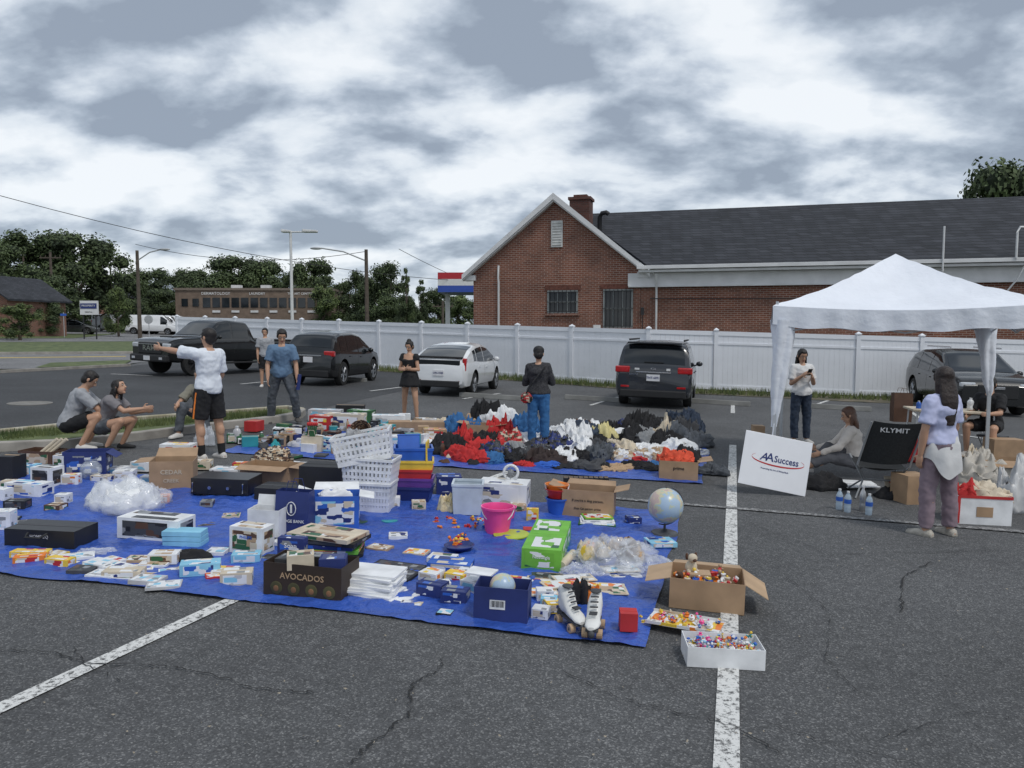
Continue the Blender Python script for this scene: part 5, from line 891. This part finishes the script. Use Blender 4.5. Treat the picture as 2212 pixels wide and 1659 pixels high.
flat(872,1295,50,.2,'white','white paper sheet on the tarp',rz=-30,cat='paper',name='paper'); flat(888,1312,48,.09,'cream','printed playing card pack on the tarp',rz=-12,pr=1)
flat(850,1240,120,.38,'black','black and gold dartboard game board',rz=-18,th=.02,pr=2,seed=4,cat='game board',name='game_board')
carton(968,1240,95,16,.2,-8,'blue',0); carton(922,1262,44,18,.14,-25,'white',3); carton(925,1296,60,28,.13,-22,'navy',7); carton(978,1312,56,28,.13,-12,'navy',7); carton(1018,1290,60,26,.16,-30,'white',5); carton(1005,1255,40,14,.14,-12,'white',1); carton(950,1222,60,10,.16,-12,'white',6); carton(980,1262,46,16,.12,-20,'yellow',3); carton(955,1280,40,14,.1,15,'white',1)
flat(962,1332,34,.09,'black','small black handheld gadget on the tarp',rz=-15,th=.018,pr=5,cat='gadget',name='gadget')
r,p,W,H,d=openbox(1080,1350,118,74,.22,-8,'navy','open dark blue carton with white barcode label',(None,)*4,None); mb=MB(); mb.box((-.02,-d/2-.002,.11),(.10,.002,.06)); [mb.box((-.06+i*.009,-d/2-.0035,.115),(.003+.002*(i%3),.001,.04),1) for i in range(10)]; mk(mb,'barcode_label',[cm('white'),cm('black')],r)
mb=MB(); mb.ell((0,0,.1),(.085,.085,.085),n=24,k=14); mk(mb,'toy_globe',gm,loc=p+V((0,.02,.09)),smooth=180,label='small blue globe ball sitting in the dark blue carton',cat='globe'); flat(1040,1290,60,.16,'white','white card tucked into the carton',rz=-20,z=.16)
for i,(u,v,w,pr) in enumerate(((1150,1262,120,3),(1185,1252,90,2),(1285,1275,130,3),(1300,1285,110,6),(1175,1290,60,3),(1340,1240,80,5),(1240,1262,90,1),(1220,1275,100,3))): flat(u,v,w,.16,'cream','colourful printed picture mat on the tarp',rz=-14+i*5,th=.008,pr=pr,seed=i+3,cat='picture mat',name='picture_mat',z=.004*i)
for i,(u,v,c) in enumerate(((1165,1345,'white'),(1185,1322,'light blue'),(1178,1305,'white'),(1200,1332,'yellow'))): carton(u,v,36,22,.1,10*i-15,c,1,'small printed card box on the tarp')
carton(1358,1372,38,40,.11,-3,'red',None,'small glossy red cube box at the tarp edge',tape='red')
def skate(u,v,rz,lab):
    r=top('roller_skate',lab,'roller skate',P(u,v,.02),rz,'pair of white roller skates'); r.scale=(1,.88,.95); lw=mat((.72,.72,.70),.4,.05,10,name='white_leather')
    mb=MB(); rs=[]
    for y,w_,zt in((-.10,.028,.22),(-.09,.042,.255),(-.04,.047,.26),(.0,.046,.245),(.03,.044,.19),(.07,.043,.145),(.12,.048,.125),(.17,.043,.11),(.2,.024,.095)):
        zb=.072; rs.append([V((w_*math.cos(a),y+(-.02 if math.sin(a)>.5 and y<0 else 0),zb+(zt-zb)*(.5+.5*math.sin(a)) )) for a in [2*math.pi*j/16 for j in range(16)]])
    mb.loft(rs); mk(mb,'boot',lw,r,smooth=60,disp=.006,ds=.05)
    mb=MB(); mb.box((0,.04,.066),(.078,.29,.016)); mb.box((0,-.08,.083),(.06,.07,.03)); mb.ell((0,.2,.05),(.02,.02,.025)); mk(mb,'sole_plate',cm('dark grey'),r,bev=.003)
    mb=MB(); [mb.tube([(-.024,.02+.02*i,.155+.028*max(0,3-i)),(.024,.03+.02*i,.155+.028*max(0,3-i))],.006,5) for i in range(6)]; mb.ell((0,-.03,.262),(.035,.045,.012)); mk(mb,'laces',cm('dark grey'),r)
    for y in(-.06,.13):
        for x in(-.045,.045): mb=MB(); mb.tube([(x-.018,y,.032),(x+.018,y,.032)],.032,16); mb.tube([(x-.02,y,.032),(x+.02,y,.032)],.012,10,m=1); mk(mb,'wheel',[cm('tan',.4),cm('dark grey')],r,bev=.003)
skate(1228,1358,205,'white lace-up roller skate with cream wheels'); skate(1283,1370,168,'white lace-up roller skate with cream wheels')
heap(1255,1312,50,45,.14,'black','black knee pads behind the skates','pads','knee_pads'); heap(1285,1312,34,40,.12,'orange','orange knee pad behind the skates','pads','knee_pads')
# toy boxes off tarp
r,p,W,H,d=openbox(1525,1322,158,66,.38,-14,'kraft','open cardboard box of toys with wide flaps on the asphalt',(None,100,105,120),dz=.003,inner='tan')
for i in range(34): toy(p+Rzv(-14,(random.uniform(-.4,.4)*W,random.uniform(-.4,.4)*d,H*.6+random.uniform(0,.06))),.05,random.choice(('orange','red','cream','brown','blue','white')),random.choice(('yellow','tan','red','white')))
mb=MB(); mb.box((0,0,.04),(.16,.12,.08)); mb.box((0,-.061,.04),(.12,.002,.05),1); mk(mb,'cardboard_box',[cm('tan'),cm('brown')],loc=p+V((-.05,.02,H*.62)),rz=-8,bev=.002,label='small kraft box lying among toys',cat='box')
mb=MB(); mb.ell((0,0,.05),(.045,.035,.05)); mb.ell((0,-.02,.12),(.035,.035,.032)); mb.ell((0,-.05,.112),(.015,.018,.012),m=1); [mb.ell((x,0,.13),(.01,.015,.025),m=1) for x in(-.035,.035)]; [mb.cap((x,-.02,.03),(x*1.2,-.07,.01),.014,.012) for x in(-.03,.03)]; mk(mb,'stuffed_toy',[cm('cream',.95),cm('brown',.95)],loc=p+V((-.09,.08,H*.85)),rz=15,smooth=180,label='small brown and white stuffed dog toy',cat='toy')
r,p,W,H,d=openbox(1568,1446,166,44,.24,-4,'white','open white shallow box crammed with small toys',(None,)*4,dz=.003)
TC=('white','white','light blue','pink','orange','red','yellow','blue','teal','white','cream','white','white','silver')
for i in range(120): toy(p+Rzv(-4,(random.uniform(-.43,.43)*W,random.uniform(-.42,.42)*d,H*.5+random.uniform(0,.05))),random.uniform(.018,.034),random.choice(TC),random.choice(TC))
mb=MB(); mb.box((0,0,.002),(.46,.22,.004)); [mb.box((0,y*.11,.012),(.46,.004,.02)) for y in(-1,1)]; o=mk(mb,'box_lid',[printm(('white','yellow','white','orange','cream'),10,3)],loc=P(1478,1362,.05),rz=-26,label='printed box lid heaped with small toys',cat='lid')
for i in range(50): toy(P(1478,1362,.055)+Rzv(-26,(random.uniform(-.22,.22),random.uniform(-.10,.10),random.uniform(0,.02))),random.uniform(.018,.035),random.choice(TC),random.choice(TC))
for i in range(6): toy(P(random.uniform(1380,1420),random.uniform(1335,1352),.02),.02,random.choice(TC),random.choice(TC))
# back tarp goods, left part
names={'kraft':'brown'}
for row,(v0,cnt,u0,u1) in enumerate(((935,20,670,1000),(950,24,600,985),(966,22,515,960),(985,13,620,960),(925,13,690,960),(958,14,500,640))):
    for i in range(cnt):
        u=u0+(u1-u0)*(i+random.uniform(.1,.9))/cnt; v=v0+random.uniform(-6,6); c=random.choice(('white','red','navy','kraft','cream','dark green','black','white','silver','brown','grey','teal','dark grey','tan')); t=random.random(); nm=names.get(c,c)
        if t<.45: carton(u,v,random.uniform(14,34),random.uniform(8,28),.16,random.uniform(-30,30),c,random.choice((None,None,1,2,3,5,6)),f'small {nm} box among household goods on the tarp',seed=i)
        elif t<.66: bottle(P(u,v,.02),random.uniform(.12,.24),random.uniform(.025,.05),c,f'{nm} bottle among household goods on the tarp',capc=random.choice(('white','red','black')))
        elif t<.84: flat(u,v,random.uniform(25,50),.2,c,f'{nm} book lying on the back tarp',rz=random.uniform(-40,40),th=.03,pr=random.choice((None,1,2,3,6)),seed=i)
        else: heap(u,v,random.uniform(20,40),random.uniform(8,18),.2,c,f'{nm} crumpled cloth among household goods','cloth','cloth',n=24)
for u,v,w,h,c,pr in((700,912,70,24,'silver',5),(775,915,55,26,'dark green',4),(755,900,60,22,'black',None),(690,935,48,34,'red',3),(900,940,120,26,'kraft',None),(840,930,70,30,'white',5),(745,935,80,38,'cream',1),(940,955,50,24,'kraft',3),(540,935,28,22,'red',None),(860,968,80,22,'white',5),(620,950,60,22,'white',1)): carton(u,v,w,h,.28,random.uniform(-12,12),c,pr,f'{names.get(c,c)} carton on the back tarp')
mb=MB(); mb.lathe([(.05,0),(.17,.16),(.185,.18),(.175,.18),(.05,.02)],24); o=mk(mb,'wicker_basket',printm(('brown','tan','brown','black'),40,1),loc=P(783,950,.12),smooth=40,label='round brown wicker basket tipped on its side',cat='basket'); o.rotation_euler[0]=R(75)
paperbag(672,980,44,34,.12,'cream','tall cream paper bag holding rolled red wrapping'); 
for i in range(5): mb=MB(); mb.tube([(0,0,0),(.03*i-.06,0,.32)],.012,8); mb.ell((.03*i-.06,0,.34),(.022,.022,.03),m=1); mk(mb,'artificial_flower',[cm('dark green'),cm('red')],loc=P(676,978,.08),label='red artificial flower standing in a paper bag',cat='flower',group='artificial flowers')
heap(437,966,40,40,.2,'grey','clear bag of small gold items beside the kerb','bag','plastic_bag',m=plast); bottle(P(512,958,.02),.25,.06,'silver','silver kettle-like flask on the tarp'); carton(705,978,26,30,.12,-8,'light blue',0)
# clothes piles
pat=[printm(('navy','dark grey','navy','black'),14,1),printm(('red','cream','red','brown'),12,2),printm(('black','grey','black','dark grey'),20,3),printm(('cream','tan','white'),10,4)]
CC=[('black',.34),('navy',.22),('white',.15),('dark grey',.11),('cream',.06),('blue',.04),('red',.05),('brown',.04),('grey',.04),('tan',.03)]
def pickc(): return random.choices([c for c,_ in CC],[w for _,w in CC])[0]
for v0,cnt,u0,u1,hh in((940,9,1000,1500,36),(953,12,980,1500,46),(968,13,970,1500,44),(983,14,960,1490,34),(999,12,970,1500,26),(1018,9,1120,1490,18)):
    for i in range(cnt):
        u=u0+(u1-u0)*(i+random.uniform(.15,.85))/cnt; c=pickc(); mm=random.choice(pat) if random.random()<.10 else (random.choice((den,gden,den2)) if c=='navy' else None)
        heap(u,v0+random.uniform(-6,6),random.uniform(50,125),random.uniform(.35,1.25)*hh,random.uniform(.3,.7),c,f'crumpled {c if mm is None else "patterned or denim"} garment in a clothes heap on the tarp','clothes','garment',rz=random.uniform(-50,50),fold=1.4,group='garments heaped on the tarp',n=56,m=mm)
openbox(1038,955,62,34,.4,-8,'kraft','cardboard box overflowing with clothes',(None,None,80,80)); heap(1080,938,100,46,.5,'white','white shirts on a clothes pile','clothes','garment',dz=.06,fold=1.2,n=56); heap(1045,930,70,54,.4,'black','black garment atop the clothes pile','clothes','garment',dz=.06,fold=1.2,n=56); heap(1020,945,50,40,.3,'tan','crumpled brown paper bag with clothes','bag','paper_bag')
r,p,W,H,d=openbox(1465,1040,82,40,.4,-10,'kraft','brown shipping carton filled with clothes at tarp corner',(None,None,None,80),None,'prime','black',.25)
heap(1455,1010,80,24,.36,'orange','orange-red garment draped over a carton','clothes','garment',fold=1.2,n=56,m=mat((.7,.09,.04),.8,.15,15,name='coral_cloth'),loc=p+V((-.03,0,H*.8))); heap(1500,990,50,26,.3,'black','black garment on top of the carton','clothes','garment',fold=1.2,loc=p+V((.14,.08,H*.8))); heap(1310,965,60,46,.4,'yellow','pale yellow shirt on the clothes heap','clothes','garment',m=mat((.7,.62,.3),.8,.1,name='pale_yellow'),n=56); heap(1545,1030,70,22,.4,'grey','denim jacket spilling over the tarp edge','clothes','garment',m=gden,fold=1.2,n=56); heap(1175,1010,100,36,.5,'brown','dark brown coat bundled on the tarp','clothes','garment',fold=1.2,m=mat((.035,.022,.02),.8,.2,name='brown_coat'),n=56)
for i in range(16): heap(random.uniform(955,1070),random.uniform(990,1008),24,9,.12,random.choice(('black','brown','cream','dark grey')),'single shoe in a row of footwear','shoe','shoe',fold=.3,n=18,group='rows of shoes')

# ================= SIGN, CHAIR, BOTTLES, TABLE =================
sg=bpy.data.objects.new('sign_board',None); COLL.objects.link(sg); tag(sg,'white rectangular board sign leaning against the tent leg','sign'); sg.location=P(1739,1073,.0)
sg.rotation_euler=(Matrix.Rotation(R(-2),4,'Z')@Matrix.Rotation(R(-14),4,'X')@Matrix.Rotation(R(11.5),4,'Y')).to_euler(); ks=K(1737,1073); SW=146/ks; SH=118/ks
mb=MB(); mb.box((-SW/2,0,SH/2),(SW,.008,SH)); mk(mb,'board',mat((.80,.81,.84),.35,.02,name='foam_board'),sg,bev=.004)
nv=cm('navy'); text('A',.130,nv,sg,(-SW*.685,-.007,SH*.57),sh=.3); text('A',.140,nv,sg,(-SW*.595,-.007,SH*.575),sh=.1); text('Success',.112,nv,sg,(-SW*.345,-.007,SH*.565),sx=.84); text('Promoting the Art of Giving Back',.024,nv,sg,(-SW*.5,-.007,SH*.36))
mb=MB(); pts=[V((-SW*.47+SW*.39*math.cos(a)*1.0,-.006,SH*.55+.070*math.sin(a))) for a in [R(150+i*8) for i in range(31)]]; 
for i in range(30):
    wv=.001+.008*abs(math.sin(math.pi*i/30)); a_,b_=pts[i],pts[i+1]; mb.add([a_+V((0,0,-wv)),b_+V((0,0,-wv)),b_+V((0,0,wv)),a_+V((0,0,wv))],[(0,1,2,3)])
mk(mb,'swoosh',cm('red'),sg)
ch=top('camping_chair','black folding camp chair with white lettering seen from behind','chair',P(1895,1072,.0),-14)
mb=MB(); g=[]
for i in range(9):
    for j in range(9): x=-.27+.54*i/8; z=.42+.5*j/8; g.append(V((x*(1-.1*abs(j/8-.5))+.10*j/8,-.20-.16*j/8+.10*abs(x),z+.02*(x/.27)**2)))
mb.add(g,[(i*9+j,(i+1)*9+j,(i+1)*9+j+1,i*9+j+1) for i in range(8) for j in range(8)]); g2=[]
for i in range(9):
    for j in range(7): x=-.27+.54*i/8; g2.append(V((x,-.20+.5*j/6,.42-.08*math.sin(math.pi*j/6)*(1-(x/.3)**2)-.05+.05*(j/6))))
mb.add(g2,[(i*7+j,(i+1)*7+j,(i+1)*7+j+1,i*7+j+1) for i in range(8) for j in range(6)])
mk(mb,'seat',mat((.02,.022,.024),.85,.2,40,.3,80,name='black_mesh'),ch,smooth=180)
mb=MB(); 
for x in(-.28,.28): mb.tube([(x,-.2,.40),(x*1.0+.1,-.34,.93)],.012,8); mb.tube([(x,-.2,.40),(x*.6,0,.2)],.012,8); mb.tube([(x,.32,.45),(x*.6,0,.2)],.012,8); mb.tube([(x*.6,0,.2),(x*1.05,-.28,.01)],.011,8); mb.tube([(x*.6,0,.2),(x*1.05,.3,.01)],.011,8)
mb.tube([(-.17,0,.2),(.17,0,.2)],.012,8); mk(mb,'frame',cm('grey',.3),ch,smooth=60)
text('KLYMIT',.080,cm('white'),ch,(.065,-.356,.84),(107,0,0),sx=1.15)
wat=mat((.55,.68,.8),.08,.1,alpha=.6,coat=1,name='clear_water_bottle')
for u,v in((1812,1100),(1830,1106),(1876,1112)): bottle(P(u,v),.23,.036,'white','clear plastic water bottle with blue label on the asphalt',m=wat,lb='blue',name='water_bottle',group='water bottles on the asphalt')
bottle(P(1862,1104),.27,.035,'silver','brushed steel water flask on the asphalt',capc='silver',name='steel_flask',m=mat((.5,.5,.5),.3,.05,metal=.9,name='steel'))
tb_=top('folding_table','small folding table under the canopy holding drinks and bags','table',P(2060,985),-12); mb=MB(); mb.box((0,.3,.72),(1.3,.62,.035)); mk(mb,'table_top',cm('cream'),tb_,bev=.006)
for x in(-.6,.6):
    for y in(.05,.55): mb=MB(); mb.tube([(x,y,0),(x*.95,y,.7)],.014,8); mk(mb,'leg',fm,tb_)
tp=lambda x,y:tb_.location+Rzv(-12,(x,y,.74))
for i,(x,c,h,rr) in enumerate(((-.35,'white',.2,.05),(-.22,'white',.24,.05),(0,'white',.18,.05),(.1,'silver',.22,.04),(.3,'white',.2,.05),(.42,'red',.12,.04),(-.5,'blue',.14,.04))): bottle(tp(x,.2+.05*(i%3)),h,rr,c,f'{c} drink bottle on the folding table',group='drinks on the table')
r=paperbag(1948,955,40,62,.16,'brown','brown paper bag behind the camp chair',z=.35) ; carton(1948,985,50,44,.3,0,'kraft',None,'cardboard carton under a brown paper bag',dz=.0)
heap(1972,1000,36,60,.25,'red','red jacket hanging by the camp chair','clothes','jacket')
carton(1638,975,24,55,.2,-5,'kraft',None,'tall narrow cardboard carton by the tent leg',dz=.0); carton(1985,1090,60,62,.3,10,'kraft',None,'cardboard carton beside a standing person',dz=.0)
heap(1790,1062,90,30,.4,'black','black backpack lying on the asphalt','bag','backpack',dz=0); heap(1935,1080,60,24,.3,'black','black bag lying on the asphalt by the chair','bag','bag',dz=0); flat(1835,1045,100,.25,'white','white papers lying on the asphalt',rz=-8,cat='papers',name='papers'); flat(1855,1055,80,.2,'white','white papers lying on the asphalt',rz=12,cat='papers',name='papers',z=.01)
r=top('yard_sale_sign','handmade sign with red letters propped beside cartons','sign',P(1952,1078),0); mb=MB(); mb.box((0,.1,.13),(.36,.01,.24),M=Matrix.Rotation(R(-20),3,'X')); mk(mb,'board',cm('cream'),r); text('YARD',.11,cm('red'),r,(.0,.075,.15),(70,0,0))
r,p,W,H,d=openbox(2125,1134,112,62,.36,-6,'white','open white carton with red edges holding clothes',(None,None,None,None),None,dz=0); mb=MB(); mb.box((0,-d/2-.003,H-.01),(W,.004,.03)); mb.box((W/2+.003,0,H-.01),(.004,d,.03)); mb.box((-W/2+.01,-d/2-.004,H/2),(.03,.004,H*.95)); mb.box((.0,-d/2-.003,H*.45),(W*.3,.003,H*.35),1); mk(mb,'red_edge_print',[cm('red'),cm('kraft')],r)
heap(2125,1075,110,36,.34,'cream','beige clothes in the white carton','clothes','garment',m=cm('cream',.9),loc=p+V((0,0,H*.75)),n=56); heap(2110,1075,50,30,.2,'red','red cloth in the white carton','clothes','garment',m=cm('red',.9),loc=p+V((-.12,-.05,H*.8)),n=56); heap(2140,1060,130,60,.6,'cream','white and beige clothes piled in cartons','clothes','garment',dz=.05,m=mat((.5,.47,.42),.9,.15,9,name='cream_cloth'),n=56); openbox(2170,1055,120,60,.4,-6,'kraft','open cardboard carton behind the white carton',(110,None,80,None),dz=0); heap(2205,1110,70,100,.4,'white','white plastic bag stuffed with clothes','bag','plastic_bag',m=mat((.6,.6,.6),.4,.1,name='white_plastic'),dz=0); heap(2120,1010,60,40,.3,'cream','beige tote bag with handles under the canopy','bag','tote_bag',dz=0); carton(2180,1000,70,50,.3,0,'kraft',None,'cardboard carton under the canopy',dz=0)
print('objects',len(bpy.data.objects))
